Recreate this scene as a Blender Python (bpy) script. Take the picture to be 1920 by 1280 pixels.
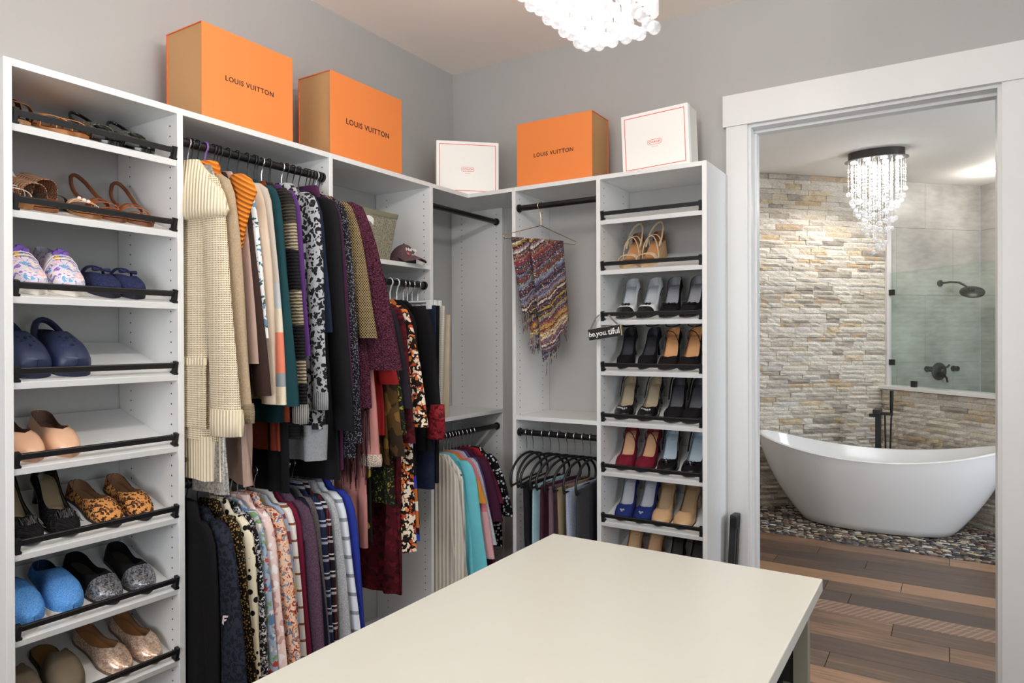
import bpy, bmesh, math, random
from mathutils import Matrix, Vector
random.seed(11)
SC = bpy.context.scene
COL = SC.collection
for _o in list(bpy.data.objects): bpy.data.objects.remove(_o)
PI = math.pi

# ------------------------------------------------------------------ camera
YAW, PITCH, ROLL = 0.5651, -0.0038, -0.0032
cam_d = bpy.data.cameras.new('camera'); cam_d.sensor_width = 36.0; cam_d.lens = 1293.0*36/1920
cam_d.clip_start = 0.02
cam = bpy.data.objects.new('camera', cam_d); COL.objects.link(cam)
_c, _s = math.cos(YAW), math.sin(YAW); _cp, _sp = math.cos(PITCH), math.sin(PITCH)
_f = Vector((-_s*_cp, _c*_cp, _sp)); _r = Vector((_c, _s, 0)); _u = _r.cross(_f)
_r2 = _r*math.cos(ROLL)+_u*math.sin(ROLL); _u2 = _u*math.cos(ROLL)-_r*math.sin(ROLL)
cam.matrix_world = Matrix(((_r2.x, _u2.x, -_f.x, 0), (_r2.y, _u2.y, -_f.y, 0), (_r2.z, _u2.z, -_f.z, 1.42), (0, 0, 0, 1)))
SC.camera = cam

# ------------------------------------------------------------------ world, daylight, exposure
w = bpy.data.worlds.new('world'); SC.world = w; w.use_nodes = True
_bg = w.node_tree.nodes['Background']; _bg.inputs[0].default_value = (.62, .76, 1, 1); _bg.inputs[1].default_value = 1.0
vs = SC.view_settings
vs.view_transform = 'Standard'; vs.look = 'None'; vs.gamma = 1.0; vs.use_curve_mapping = False
vs.exposure = -0.56
SC.cycles.transparent_max_bounces = 32
def area(name, loc, to, sx, sy, power, col):
    d = bpy.data.lights.new(name, 'AREA'); d.shape = 'RECTANGLE'; d.size = sx; d.size_y = sy; d.energy = power; d.color = col
    o = bpy.data.objects.new(name, d); COL.objects.link(o); o.location = loc
    o.rotation_euler = (Vector(to)-Vector(loc)).to_track_quat('-Z', 'Y').to_euler()
    return o
# daylight standing in the window openings (closet right wall, closet front wall, bathroom right wall)
area('window_daylight', (1.80, 0.55, 1.5), (0, .55, 1.5), 1.2, 1.3, 38, (.86, .93, 1))
area('window_daylight', (-.6, -1.42, 1.6), (-.6, 0, 1.5), 1.6, 1.3, 72, (.97, .98, 1))
area('window_daylight', (2.20, 4.3, 1.6), (0, 4.5, 1.4), 1.1, 1.3, 78, (.80, .89, 1))

# ------------------------------------------------------------------ materials
def lin(h):
    h = h.lstrip('#'); r = []
    for i in (0, 2, 4):
        c = int(h[i:i+2], 16)/255; r.append(c/12.92 if c <= .04045 else ((c+.055)/1.055)**2.4)
    return (*r, 1)
class NT:
    def __init__(s, name):
        s.m = bpy.data.materials.new(name); s.m.use_nodes = True; s.t = s.m.node_tree
        s.b = s.t.nodes['Principled BSDF']; s.out = s.t.nodes['Material Output']
    def n(s, typ, **kw):
        nd = s.t.nodes.new(typ)
        for k, v in kw.items():
            if k.startswith('i_'):
                key = k[2:]; key = int(key) if key.isdigit() else key
                nd.inputs[key].default_value = v
            else: setattr(nd, k, v)
        return nd
    def l(s, a, b): s.t.links.new(a, b)
    def obj(s): return s.n('ShaderNodeTexCoord').outputs['Object']
    def math(s, op, a, b=None, c=None):
        nd = s.n('ShaderNodeMath', operation=op)
        for i, v in enumerate((a, b, c)):
            if v is None: continue
            if isinstance(v, (int, float)): nd.inputs[i].default_value = v
            else: s.l(v, nd.inputs[i])
        return nd.outputs[0]
    def mix(s, fac, a, b):
        nd = s.n('ShaderNodeMix', data_type='RGBA')
        for k, v in ((0, fac), (6, a), (7, b)):
            if hasattr(v, 'is_output'): s.l(v, nd.inputs[k])
            else: nd.inputs[k].default_value = v
        return nd.outputs[2]
    def ramp(s, fac, stops, const=True):
        nd = s.n('ShaderNodeValToRGB'); cr = nd.color_ramp; cr.interpolation = 'CONSTANT' if const else 'LINEAR'
        while len(cr.elements) < len(stops): cr.elements.new(.5)
        for e, (p, c) in zip(cr.elements, stops): e.position = p; e.color = c
        s.l(fac, nd.inputs[0]); return nd.outputs[0]
    def bump(s, h, strength=.3, dist=.002):
        nd = s.n('ShaderNodeBump'); nd.inputs['Strength'].default_value = strength; nd.inputs['Distance'].default_value = dist
        s.l(h, nd.inputs['Height']); s.l(nd.outputs[0], s.b.inputs['Normal'])
    def noise(s, co, scale, detail=2):
        nd = s.n('ShaderNodeTexNoise'); nd.inputs['Scale'].default_value = scale; nd.inputs['Detail'].default_value = detail
        if co is not None: s.l(co, nd.inputs['Vector'])
        return nd.outputs['Fac']
    def vor(s, co, scale, feat='F1'):
        nd = s.n('ShaderNodeTexVoronoi', feature=feat); nd.inputs['Scale'].default_value = scale
        if co is not None: s.l(co, nd.inputs['Vector'])
        return nd
    def map(s, co, scale=(1, 1, 1), rot=(0, 0, 0)):
        nd = s.n('ShaderNodeMapping'); nd.inputs['Scale'].default_value = scale; nd.inputs['Rotation'].default_value = rot
        s.l(co, nd.inputs[0]); return nd.outputs[0]
    def sep(s, co):
        nd = s.n('ShaderNodeSeparateXYZ'); s.l(co, nd.inputs[0]); return nd.outputs
    def base(s, v):
        if hasattr(v, 'is_output'): s.l(v, s.b.inputs['Base Color'])
        else: s.b.inputs['Base Color'].default_value = v
_MC = {}
def plain(hexc, rough=.5, metal=0, spec=.5, nm=None, coat=0, bump=0, bscale=300):
    key = ('p', hexc, rough, metal, spec, coat, bump, bscale)
    if key in _MC: return _MC[key]
    t = NT(nm or 'plain_'+hexc); t.base(lin(hexc)); t.b.inputs['Roughness'].default_value = rough
    t.b.inputs['Metallic'].default_value = metal; t.b.inputs['Specular IOR Level'].default_value = spec
    t.b.inputs['Coat Weight'].default_value = coat
    if bump: t.bump(t.noise(t.obj(), bscale), bump, .001)
    _MC[key] = t.m; return t.m
def emit(name, col, strength):
    t = NT(name); t.base((0, 0, 0, 1)); t.b.inputs['Emission Color'].default_value = col; t.b.inputs['Emission Strength'].default_value = strength
    return t.m
def fab(kind, *cols, sc=1.0, rough=.85):
    """woven, knitted and printed cloth; cols are hex strings"""
    key = ('f', kind, str(cols), sc)
    if key in _MC: return _MC[key]
    t = NT('cloth_'+kind); t.b.inputs['Roughness'].default_value = rough; t.b.inputs['Specular IOR Level'].default_value = .2
    co = t.obj()
    C = [lin(c) if isinstance(c, str) else c for c in cols]
    if kind == 'plain':
        t.base(t.mix(t.noise(co, 18), C[0], tuple(x*.82 for x in C[0][:3])+(1,))); t.bump(t.noise(co, 500*sc), .25, .001)
    elif kind == 'heather':
        f = t.noise(co, 260*sc, 4); t.base(t.ramp(f, [(.36, C[0]), (.64, C[1])], False)); t.bump(f, .5, .0015)
    elif kind == 'boucle':
        v = t.vor(co, 170*sc); t.base(t.ramp(t.noise(co, 200*sc, 3), [(.38, C[0]), (.62, C[1])], False)); t.bump(v.outputs['Distance'], .9, -.006)
    elif kind == 'waffle':
        x, y, z = t.sep(co); k = 2*PI/.0125/sc
        a = t.math('SINE', t.math('MULTIPLY', t.math('ADD', x, y), k)); b = t.math('SINE', t.math('MULTIPLY', z, k))
        m = t.math('MULTIPLY_ADD', t.math('MULTIPLY', a, b), .5, .5)
        m = t.math('MAXIMUM', t.math('ABSOLUTE', a), t.math('ABSOLUTE', b))
        t.base(t.ramp(m, [(.55, C[1]), (.80, C[0])], False)); t.bump(m, 1.0, .005)
    elif kind == 'rib':
        x, y, z = t.sep(co); a = t.math('SINE', t.math('MULTIPLY', t.math('ADD', x, y), 2*PI/.010/sc))
        t.base(t.mix(t.math('MULTIPLY_ADD', a, .5, .5), C[1], C[0])); t.bump(a, .8, .002)
    elif kind == 'ribh':
        x, y, z = t.sep(co); a = t.math('SINE', t.math('MULTIPLY', t.math('MULTIPLY_ADD', z, 1.0, t.math('MULTIPLY', x, .5)), 2*PI/.016/sc))
        t.base(t.mix(t.math('MULTIPLY_ADD', a, .5, .5), C[1], C[0])); t.bump(a, .9, .003)
    elif kind == 'leopard':
        nz = t.n('ShaderNodeTexNoise', i_Scale=40*sc); t.l(co, nz.inputs['Vector'])
        mx = t.mix(.035, co, nz.outputs['Color'])
        v = t.vor(mx, 46*sc); d = v.outputs['Distance']
        cols3 = [(0, C[2] if len(C) > 2 else C[1]), (.22, C[1]), (.50, C[0])]
        t.base(t.ramp(d, cols3)); t.bump(t.noise(co, 400), .3, .001)
    elif kind == 'dots':
        v = t.vor(co, 34*sc); t.base(t.ramp(v.outputs['Distance'], [(0, C[1]), (.36, C[0])])); t.bump(t.noise(co, 500), .2, .001)
    elif kind == 'print':
        nz = t.n('ShaderNodeTexNoise', i_Scale=26*sc); t.l(co, nz.inputs['Vector'])
        v = t.vor(t.mix(.05, co, nz.outputs['Color']), 40*sc)
        sx = t.sep(v.outputs['Color'])
        n = len(C); main = t.ramp(sx[0], [(i/n, c) for i, c in enumerate(C)])
        fac = t.ramp(v.outputs['Distance'], [(0, (1, 1, 1, 1)), (.58, (0, 0, 0, 1))])
        t.base(t.mix(fac, C[0], main)); t.bump(t.noise(co, 500), .2, .001)
    elif kind == 'bands':      # (z from, colour) from the top down, metres below the rod
        z = t.sep(co)[2]; f = t.math('MULTIPLY', z, -1/1.4)
        t.base(t.ramp(f, [(max(0, a/1.4), lin(c)) for a, c in cols])); t.bump(t.noise(co, 350), .5, .0015)
    elif kind == 'bandknit':
        x, y, z = t.sep(co); f = t.math('MULTIPLY_ADD', t.noise(co, 30), .012, t.math('MULTIPLY', z, -1/1.4))
        li = t.math('SINE', t.math('MULTIPLY_ADD', t.noise(co, 90), 3.0, t.math('MULTIPLY', z, 2*PI/.011)))
        t.base(t.mix(t.math('MULTIPLY', t.math('GREATER_THAN', li, .25), .75), t.ramp(f, [(max(0, a/1.4), lin(c)) for a, c in cols]), lin('1B191A'))); t.bump(li, .7, .003)
    elif kind == 'stripes':
        x, y, z = t.sep(co); a = t.math('FRACT', t.math('MULTIPLY', z, 1/.05/sc))
        n = len(C); t.base(t.ramp(a, [(i/n, c) for i, c in enumerate(C)])); t.bump(t.noise(co, 400), .4, .001)
    elif kind == 'plaid':
        x, y, z = t.sep(co); a = t.math('FRACT', t.math('MULTIPLY', z, 1/.06/sc)); b = t.math('FRACT', t.math('MULTIPLY', t.math('ADD', x, y), 1/.045/sc))
        f1 = t.ramp(a, [(0, (0, 0, 0, 1)), (.55, (.6, .6, .6, 1)), (.70, (0, 0, 0, 1)), (.85, (1, 1, 1, 1)), (.92, (0, 0, 0, 1))])
        f2 = t.ramp(b, [(0, (0, 0, 0, 1)), (.6, (.5, .5, .5, 1)), (.78, (0, 0, 0, 1)), (.9, (1, 1, 1, 1)), (.95, (0, 0, 0, 1))])
        m = t.mix(f2, C[0], C[1]); t.base(t.mix(f1, m, C[2]))
    elif kind == 'sequin':
        v = t.vor(co, 230*sc); sx = t.sep(v.outputs['Color']); t.base(t.mix(sx[0], C[0], C[1]))
        t.b.inputs['Metallic'].default_value = .55; t.b.inputs['Roughness'].default_value = .28; t.bump(sx[1], 1.0, .004)
    elif kind == 'weave':       # zig-zag net
        x, y, z = t.sep(co); a = t.math('SINE', t.math('MULTIPLY', t.math('ADD', t.math('ADD', x, y), z), 2*PI/.011)); b = t.math('SINE', t.math('MULTIPLY', t.math('SUBTRACT', t.math('ADD', x, y), z), 2*PI/.011))
        m = t.math('MAXIMUM', a, b); t.base(t.ramp(m, [(.2, C[1]), (.75, C[0])], False)); t.bump(m, .7, .003)
    elif kind == 'multi':       # multicoloured diagonal woven stripes
        x, y, z = t.sep(co); d = t.math('ADD', t.math('MULTIPLY', z, 1.0), t.math('MULTIPLY', t.math('ADD', x, y), .75))
        wob = t.math('MULTIPLY_ADD', t.noise(co, 60), .02, d)
        fl = t.math('FLOOR', t.math('MULTIPLY', wob, 105)); wn = t.n('ShaderNodeTexWhiteNoise', noise_dimensions='1D'); t.l(fl, wn.inputs['W'])
        n = len(C); base = t.ramp(wn.outputs['Value'], [(i/n, c) for i, c in enumerate(C)])
        sp = t.vor(co, 260); fac = t.ramp(t.sep(sp.outputs['Color'])[0], [(0, (0, 0, 0, 1)), (.72, (1, 1, 1, 1))])
        sp2 = t.ramp(t.sep(sp.outputs['Color'])[1], [(i/n, c) for i, c in enumerate(C)])
        t.base(t.mix(fac, base, sp2)); t.bump(sp.outputs['Distance'], .8, -.003)
    _MC[key] = t.m; return t.m

WHITE = plain('E0E0DE', .38, nm='white_melamine', bump=.03, bscale=60)
TRIMW = plain('DCDCDA', .32, nm='white_trim_paint')
BLACK = plain('0C0B0C', .38, nm='black_metal')
BLACKP = plain('121214', .5, nm='black_plastic')
HOLE = plain('3A3833', .9, nm='peg_hole_dark')
CHROME = plain('D8D8DA', .18, metal=1, nm='chrome')
GOLD = plain('D9B98A', .25, metal=1, nm='gold_wire')
def wallpaint(nm, hexc):
    t = NT(nm); t.base(lin(hexc)); t.b.inputs['Roughness'].default_value = .7; t.bump(t.noise(t.obj(), 220), .06, .001); return t.m
GREYW = wallpaint('grey_wall_paint', 'ACABA8')
CEILW = wallpaint('ceiling_paint', 'F5EADF')
BATHC = wallpaint('bath_ceiling_paint', 'F3EFE9')

# ------------------------------------------------------------------ mesh helpers
class MB:
    def __init__(s): s.v = []; s.f = []
    def add(s, V, F):
        b = len(s.v); s.v += [tuple(p) for p in V]; s.f += [tuple(i+b for i in f) for f in F]; return s
    def box(s, x0, x1, y0, y1, z0, z1, M=None):
        V = [Vector((x, y, z)) for z in (z0, z1) for y in (y0, y1) for x in (x0, x1)]
        if M is not None: V = [M @ p for p in V]
        return s.add(V, [(0, 2, 3, 1), (4, 5, 7, 6), (0, 1, 5, 4), (2, 6, 7, 3), (0, 4, 6, 2), (1, 3, 7, 5)])
    def loft(s, rings, cap=True, closed=True, loop=False):
        n = len(rings[0]); V = [p for r in rings for p in r]; F = []
        m = len(rings)
        for i in range(m if loop else m-1):
            j2 = (i+1) % m
            for j in range(n if closed else n-1):
                k = (j+1) % n; F.append((i*n+j, i*n+k, j2*n+k, j2*n+j))
        if cap and closed and not loop:
            F.append(tuple(range(n))[::-1]); F.append(tuple((m-1)*n+j for j in range(n)))
        return s.add(V, F)
    def tube(s, pts, r, n=8, cap=True, loop=False, flat=1.0):
        pts = [Vector(p) for p in pts]; m = len(pts); rings = []
        rr = r if isinstance(r, (list, tuple)) else [r]*m
        t0 = (pts[1]-pts[0]).normalized(); a = Vector((0, 0, 1)) if abs(t0.z) < .9 else Vector((1, 0, 0))
        u = t0.cross(a).normalized()
        for i in range(m):
            if loop: t = (pts[(i+1) % m]-pts[i-1]).normalized()
            else: t = (pts[min(i+1, m-1)]-pts[max(i-1, 0)]).normalized()
            u = (u-t*u.dot(t)); u = u.normalized() if u.length > 1e-6 else t.orthogonal().normalized()
            v = t.cross(u)
            rings.append([pts[i]+(u*math.cos(q*2*PI/n)+v*flat*math.sin(q*2*PI/n))*rr[i] for q in range(n)])
        return s.loft(rings, cap, True, loop)
    def lathe(s, prof, n=16, M=None, cap=True):
        M = M or Matrix()
        return s.loft([[M @ Vector((r*math.cos(q*2*PI/n), r*math.sin(q*2*PI/n), z)) for q in range(n)] for r, z in prof], cap)
    def prism(s, poly, z0, z1, M=None):
        M = M or Matrix()
        n = len(poly); a = [M @ Vector((x, y, z0)) for x, y in poly]; b = [M @ Vector((x, y, z1)) for x, y in poly]
        return s.loft([a, b])
    def mesh(s, nm, smooth=False, bevel=0, seg=2, fix=True):
        me = bpy.data.meshes.new(nm); me.from_pydata(s.v, [], s.f)
        if bevel or fix:
            bm = bmesh.new(); bm.from_mesh(me)
            if bevel: bmesh.ops.bevel(bm, geom=list(bm.edges), offset=bevel, segments=seg, profile=.5, affect='EDGES')
            if fix: bmesh.ops.recalc_face_normals(bm, faces=list(bm.faces))
            bm.to_mesh(me); bm.free()
        if smooth:
            me.polygons.foreach_set('use_smooth', [True]*len(me.polygons))
            try: me.set_sharp_from_angle(angle=math.radians(smooth if smooth > 1 else 48))
            except Exception: pass
        me.update(); return me
    def build(s, nm, mat, parent=None, smooth=False, bevel=0, seg=2, fix=True, label=None):
        return link(nm, s.mesh(nm, smooth, bevel, seg, fix), mat, parent, label)
def link(nm, me, mat=None, parent=None, label=None, loc=None):
    if mat is not None and not me.materials: me.materials.append(mat)
    o = bpy.data.objects.new(nm, me); COL.objects.link(o)
    if parent is not None:
        o.parent = parent
        if parent.get('world_built'): o.location = -Vector(parent.get('world_built'))
    if loc is not None: o.location = loc
    if label: o['label'] = label
    return o
def tag(o, label, cat, group=None, kind=None):
    o['label'] = label; o['category'] = cat
    if group: o['group'] = group
    if kind: o['kind'] = kind
    return o
def thing(nm, label, cat, loc=(0, 0, 0), group=None, world=False, M=None):
    o = bpy.data.objects.new(nm, None); COL.objects.link(o); o.empty_display_size = .05
    if M is not None: o.matrix_world = M
    else: o.location = loc
    if world: o['world_built'] = tuple(loc)
    return tag(o, label, cat, group)
def struct(nm, mb, mat, smooth=False, bevel=0, parent=None):
    o = mb.build(nm, mat, parent, smooth, bevel)
    if parent is None: o['kind'] = 'structure'
    return o
def text_mesh(nm, body, size, depth=.0006, align='CENTER', spacing=1.0, shear=0):
    cu = bpy.data.curves.new(nm, 'FONT'); cu.body = body; cu.size = size; cu.extrude = depth; cu.align_x = align; cu.align_y = 'CENTER'; cu.space_character = spacing; cu.shear = shear
    cu.resolution_u = 3; cu.offset = size*.012
    o = bpy.data.objects.new(nm, cu); COL.objects.link(o); bpy.context.view_layer.update()
    me = bpy.data.meshes.new_from_object(o.evaluated_get(bpy.context.evaluated_depsgraph_get())); bpy.data.objects.remove(o); bpy.data.curves.remove(cu)
    me.name = nm; return me
def frame(xa, ya, za, org):
    xa, ya, za = Vector(xa), Vector(ya), Vector(za)
    return Matrix(((xa.x, ya.x, za.x, org[0]), (xa.y, ya.y, za.y, org[1]), (xa.z, ya.z, za.z, org[2]), (0, 0, 0, 1)))
# ================================================================== THE ROOM
XW, YW, YB = -2.352, 3.096, 3.236          # closet left wall face, back wall faces
XR, YF, ZC, ZB = 1.90, -1.50, 2.90, 2.81
DX0, DX1, DZ = -.727, .150, 2.335          # door opening
mb = MB().box(XW-.12, 2.45, YF-.12, 7.9, -.06, -.012); floor = struct('floor', mb, plain('3A2C24', .8, nm='subfloor'))
struct('ceiling', MB().box(XW-.12, XR+.12, YF-.12, YB-.002, ZC, ZC+.08), CEILW)
struct('wall_left', MB().box(XW-.12, XW, YF, YB, 0, ZC), GREYW)
struct('wall_back', MB().box(XW, DX0-.02, YW, YB, 0, ZC).box(DX1+.02, XR, YW, YB, 0, ZC).box(DX0-.02, DX1+.02, YW, YB, DZ+.02, ZC), GREYW)
# right wall and front wall with their window openings
struct('wall_right', MB().box(XR, XR+.12, YF, -.15, 0, ZC).box(XR, XR+.12, 1.25, YB, 0, ZC).box(XR, XR+.12, -.15, 1.25, 0, .78).box(XR, XR+.12, -.15, 1.25, 2.22, ZC), GREYW)
struct('wall_front', MB().box(XW, -1.5, YF-.12, YF, 0, ZC).box(.3, XR, YF-.12, YF, 0, ZC).box(-1.5, .3, YF-.12, YF, 0, .88).box(-1.5, .3, YF-.12, YF, 2.32, ZC), GREYW)
def window(nm, P, ex, w, h):
    """frame, mullion and sill in an opening; P lower left corner, ex horizontal direction"""
    ex = Vector(ex); ez = Vector((0, 0, 1)); ey = ez.cross(ex); M = frame(ex, ey, ez, P)
    g = MB().box(0, w, -.03, .03, 0, .05, M).box(0, w, -.03, .03, h-.05, h, M).box(0, .05, -.03, .03, .05, h-.05, M).box(w-.05, w, -.03, .03, .05, h-.05, M).box(w/2-.02, w/2+.02, -.025, .025, .05, h-.05, M).build(nm, TRIMW)
    g['kind'] = 'structure'
    MB().box(-.05, w+.05, -.09, .06, -.03, 0, M).build('window_sill', TRIMW, g)
window('window_1', (XR+.06, -.15, .78), (0, 1, 0), 1.4, 1.44)
window('window_2', (-1.5, YF-.06, .88), (1, 0, 0), 1.8, 1.44)
# door casing (one structure, its boards are children)
trim = struct('trim_1', MB().box(DX0-.002-.10, DX0-.012, YW-.022, YW, 0, DZ+.012), TRIMW)
MB().box(DX1+.012, DX1+.112, YW-.022, YW, 0, DZ+.012).build('casing_board', TRIMW, trim)
MB().box(DX0-.115, DX1+.125, YW-.030, YW, DZ+.012, DZ+.148).build('head_board', TRIMW, trim)
MB().box(DX0-.02, DX0, YW-.004, YB+.004, 0, DZ).build('jamb', TRIMW, trim)
MB().box(DX1, DX1+.02, YW-.004, YB+.004, 0, DZ).build('jamb', TRIMW, trim)
MB().box(DX0-.02, DX1+.02, YW-.004, YB+.004, DZ, DZ+.02).build('head_jamb', TRIMW, trim)
MB().box(DX0, DX0+.010, YW+.055, YB-.035, 0, DZ-.01).build('door_stop', TRIMW, trim)
MB().box(DX0, DX1, YW+.055, YB-.035, DZ-.012, DZ).build('door_stop', TRIMW, trim)
struct('baseboard_back', MB().box(DX1+.112, XR, YW-.014, YW, 0, .13), TRIMW)
struct('baseboard_left', MB().box(XW, XW+.014, YF, .76, 0, .13), TRIMW)

# ------------------------------------------------------------------ plank floor, every plank a piece
t = NT('wood_plank'); co = t.obj(); t.b.inputs['Roughness'].default_value = .42
oi = t.n('ShaderNodeObjectInfo')
cv = t.n('ShaderNodeCombineXYZ'); t.l(t.math('MULTIPLY', oi.outputs['Random'], 37), cv.inputs[0]); t.l(t.math('MULTIPLY', oi.outputs['Random'], 91), cv.inputs[1])
va = t.n('ShaderNodeVectorMath', operation='ADD'); t.l(co, va.inputs[0]); t.l(cv.outputs[0], va.inputs[1])
g1 = t.noise(t.map(va.outputs[0], (2.2, 34, 20)), 1.6, 6); g2 = t.noise(t.map(va.outputs[0], (.8, 6, 3)), 2.5, 3); g3 = t.noise(t.map(va.outputs[0], (9, 160, 60)), 1.0, 3)
tone = t.math('ADD', t.math('MULTIPLY', oi.outputs['Random'], .55), t.math('ADD', t.math('MULTIPLY', g2, .5), t.math('MULTIPLY', g1, .55)))
wood = t.ramp(tone, [(.30, lin('352B28')), (.52, lin('4A3B34')), (.74, lin('5E4939')), (.90, lin('7F614B')), (1.0, lin('9C775A'))], False)
t.base(t.mix(t.math('MULTIPLY', t.math('GREATER_THAN', g3, .60), .3), wood, lin('3F332E'))); t.bump(g1, .15, .002)
PLANK = t.m
t = NT('sawn_plank'); co = t.obj(); t.b.inputs['Roughness'].default_value = .5
x, y, z = t.sep(co); sw = t.math('SINE', t.math('MULTIPLY', t.math('SUBTRACT', x, t.math('MULTIPLY', y, .55)), 2*PI/.034))
gr = t.noise(t.map(co, (2, 30, 10)), 2, 5)
t.base(t.mix(t.math('MULTIPLY', t.math('GREATER_THAN', t.math('ADD', sw, t.math('MULTIPLY_ADD', gr, 2.0, -1.0)), .35), .42), t.ramp(gr, [(.3, lin('6A5346')), (.7, lin('8E6C55'))], False), lin('A79584'))); t.bump(sw, .3, .002)
SAWN = t.m
PWID = .1675
_pl = {}
def plank(x0, x1, yb, mat):
    L = round(x1-x0, 3); k = (L, mat.name)
    if k not in _pl:
        _pl[k] = MB().box(.0012, L-.0012, -PWID+.0012, -.0012, -.012, 0).mesh('plank', bevel=.0012, seg=1)
    o = link('plank', _pl[k], mat, floor); o.location = (x0, yb, 0)
rw = 0; yb = 5.24
joints = {0: [-.0], 1: [-.74], 2: [-.44], 3: [-.95, .25], 4: [-.23], 5: [-.6], 6: [-.46], 7: [-.90], 8: [-.235], 9: [0.0], 10: [-.7], 11: [-.457], 12: [.1]}
while yb > -1.45:
    xs = joints.get(rw, [random.uniform(-.9, .3)])
    cuts = []; x = xs[0]
    while x > XW: cuts.append(x); x -= 1.2
    x = xs[-1] if len(xs) > 1 else xs[0]+1.2
    while x < 2.3: cuts.append(x); x += 1.2
    cuts = sorted(set([XW]+[c for c in cuts]+[XR if yb < 3.3 else 2.3]))
    for a, b in zip(cuts, cuts[1:]):
        if b-a < .05: continue
        plank(a, b, yb, SAWN if (rw == 7 and a < 0 < b) else PLANK)
    yb -= PWID; rw += 1

# ------------------------------------------------------------------ bathroom shell (its far walls stand at 45 degrees)
R2 = 2**.5
E1 = Vector((1/R2, 1/R2, 0)); E2 = Vector((1/R2, -1/R2, 0)); EZ = Vector((0, 0, 1))
struct('ceiling_bath', MB().box(-2.62, 2.42, YB, 7.9, ZB, ZB+.08), BATHC)
BW = wallpaint('bath_wall_paint', 'C9C8C4')
struct('wall_bath_left', MB().box(-2.62, -2.50, YB, 4.95, 0, ZB), BW)
struct('wall_bath_right', MB().box(2.30, 2.42, YB, 3.7, 0, ZB).box(2.30, 2.42, 4.9, 5.8, 0, ZB).box(2.30, 2.42, 3.7, 4.9, 0, .9).box(2.30, 2.42, 3.7, 4.9, 2.3, ZB), BW)
window('window_3', (2.36, 3.7, .9), (0, 1, 0), 1.2, 1.4)
# diagonal tiled wall y - x = 7.42 ; M1 maps (along wall, out of wall towards tub, up)
CR = Vector((.241, 7.661, 0))                # shower corner
M1 = frame(-E1, E2, EZ, CR)                  # u runs from the shower corner towards the door side
struct('wall_bath_stone', MB().box(0, 3.95, -.12, -.012, 0, ZB, M1), plain('8E8A84', .8, nm='wall_substrate'))
wall_st = bpy.data.objects['wall_bath_stone']
M2 = frame(E2, -E1, EZ, CR)                  # shower side wall, running towards the right
wall_sh = struct('wall_bath_shower', MB().box(0, 3.0, -.12, -.012, 0, ZB, M2), plain('8E8A84', .8, nm='wall_substrate'))
t = NT('shower_tile'); co = t.obj(); t.b.inputs['Roughness'].default_value = .35
n1 = t.noise(co, 2.6, 7); n2 = t.noise(t.map(co, (1, 1, 3)), 9, 5)
t.base(t.ramp(t.math('ADD', t.math('MULTIPLY', n1, .7), t.math('MULTIPLY', n2, .35)), [(.33, lin('97948E')), (.52, lin('B0ADA6')), (.70, lin('C4C1BA'))], False)); t.bump(n2, .08, .002)
TILE = t.m
def tiles(M, wall, u0, u1, uw, zh):
    z = 0; k = 0
    while z < ZB-.01:
        z1 = min(z+zh, ZB); u = u0 - (uw/2 if k % 2 else 0)
        while u < u1-.01:
            a, b = max(u, u0), min(u+uw, u1)
            if b-a > .03: MB().box(a+.001, b-.001, -.012, 0, z+.001, z1-.001, M).build('tile', TILE, wall)
            u += uw
        z = z1; k += 1
tiles(M1, wall_st, 0, 1.0, .60, .60)
tiles(M2, wall_sh, 0, 3.0, .60, .60)
# ledger stone veneer
def stone_mat(nm, island):
    t = NT(nm); co = t.obj(); t.b.inputs['Roughness'].default_value = .8
    rnd = t.n('ShaderNodeNewGeometry').outputs['Random Per Island'] if island else t.n('ShaderNodeObjectInfo').outputs['Random']
    geo = t.n('ShaderNodeNewGeometry').outputs['Position']
    n1 = t.noise(geo, 22, 6); n2 = t.noise(t.map(geo, (1, 1, 3)), 60, 4)
    f = t.math('ADD', rnd, t.math('MULTIPLY_ADD', n1, .22, -.11))
    base = t.ramp(f, [(0, lin('A39B92')), (.08, lin('C4BAAC')), (.24, lin('DCD3C4')), (.45, lin('E8DFD0')), (.66, lin('EFE7DA')), (.82, lin('DDD7CF')), (.91, lin('E3D3B6')), (.97, lin('CBAE8A')), (1.0, lin('B8B2AC'))], False)
    st = t.ramp(n2, [(.40, (0, 0, 0, 1)), (.62, (1, 1, 1, 1))], False)
    t.base(t.mix(t.math('MULTIPLY', st, .35), base, lin('8C7F70'))); t.bump(t.math('ADD', n1, n2), .8, .008); return t.m
STONE = stone_mat('ledger_stone', False); STONEJ = stone_mat('ledger_stone_far', True)
_var = []
for k in range(14):
    r = random.Random(k); nx, nz = 5, 3; V = []; F = []
    for j in range(nz):
        for i in range(nx):
            e = i in (0, nx-1) or j in (0, nz-1)
            V.append((i/(nx-1), r.uniform(.72, .9) if e else r.uniform(.82, 1.12), j/(nz-1)))
    for j in range(nz-1):
        for i in range(nx-1): F.append((j*nx+i, j*nx+i+1, (j+1)*nx+i+1, (j+1)*nx+i))
    edge = [i for i in range(nx)]+[j*nx+nx-1 for j in range(1, nz)]+[(nz-1)*nx+i for i in range(nx-2, -1, -1)]+[j*nx for j in range(nz-2, 0, -1)]
    b = len(V); V += [(V[i][0], 0, V[i][2]) for i in edge]
    for q in range(len(edge)): F.append((edge[q], b+q, b+(q+1) % len(edge), edge[(q+1) % len(edge)]))
    me = MB().add(V, F).mesh('stone'); me.materials.append(STONE); _var.append((me, V, F))
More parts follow.
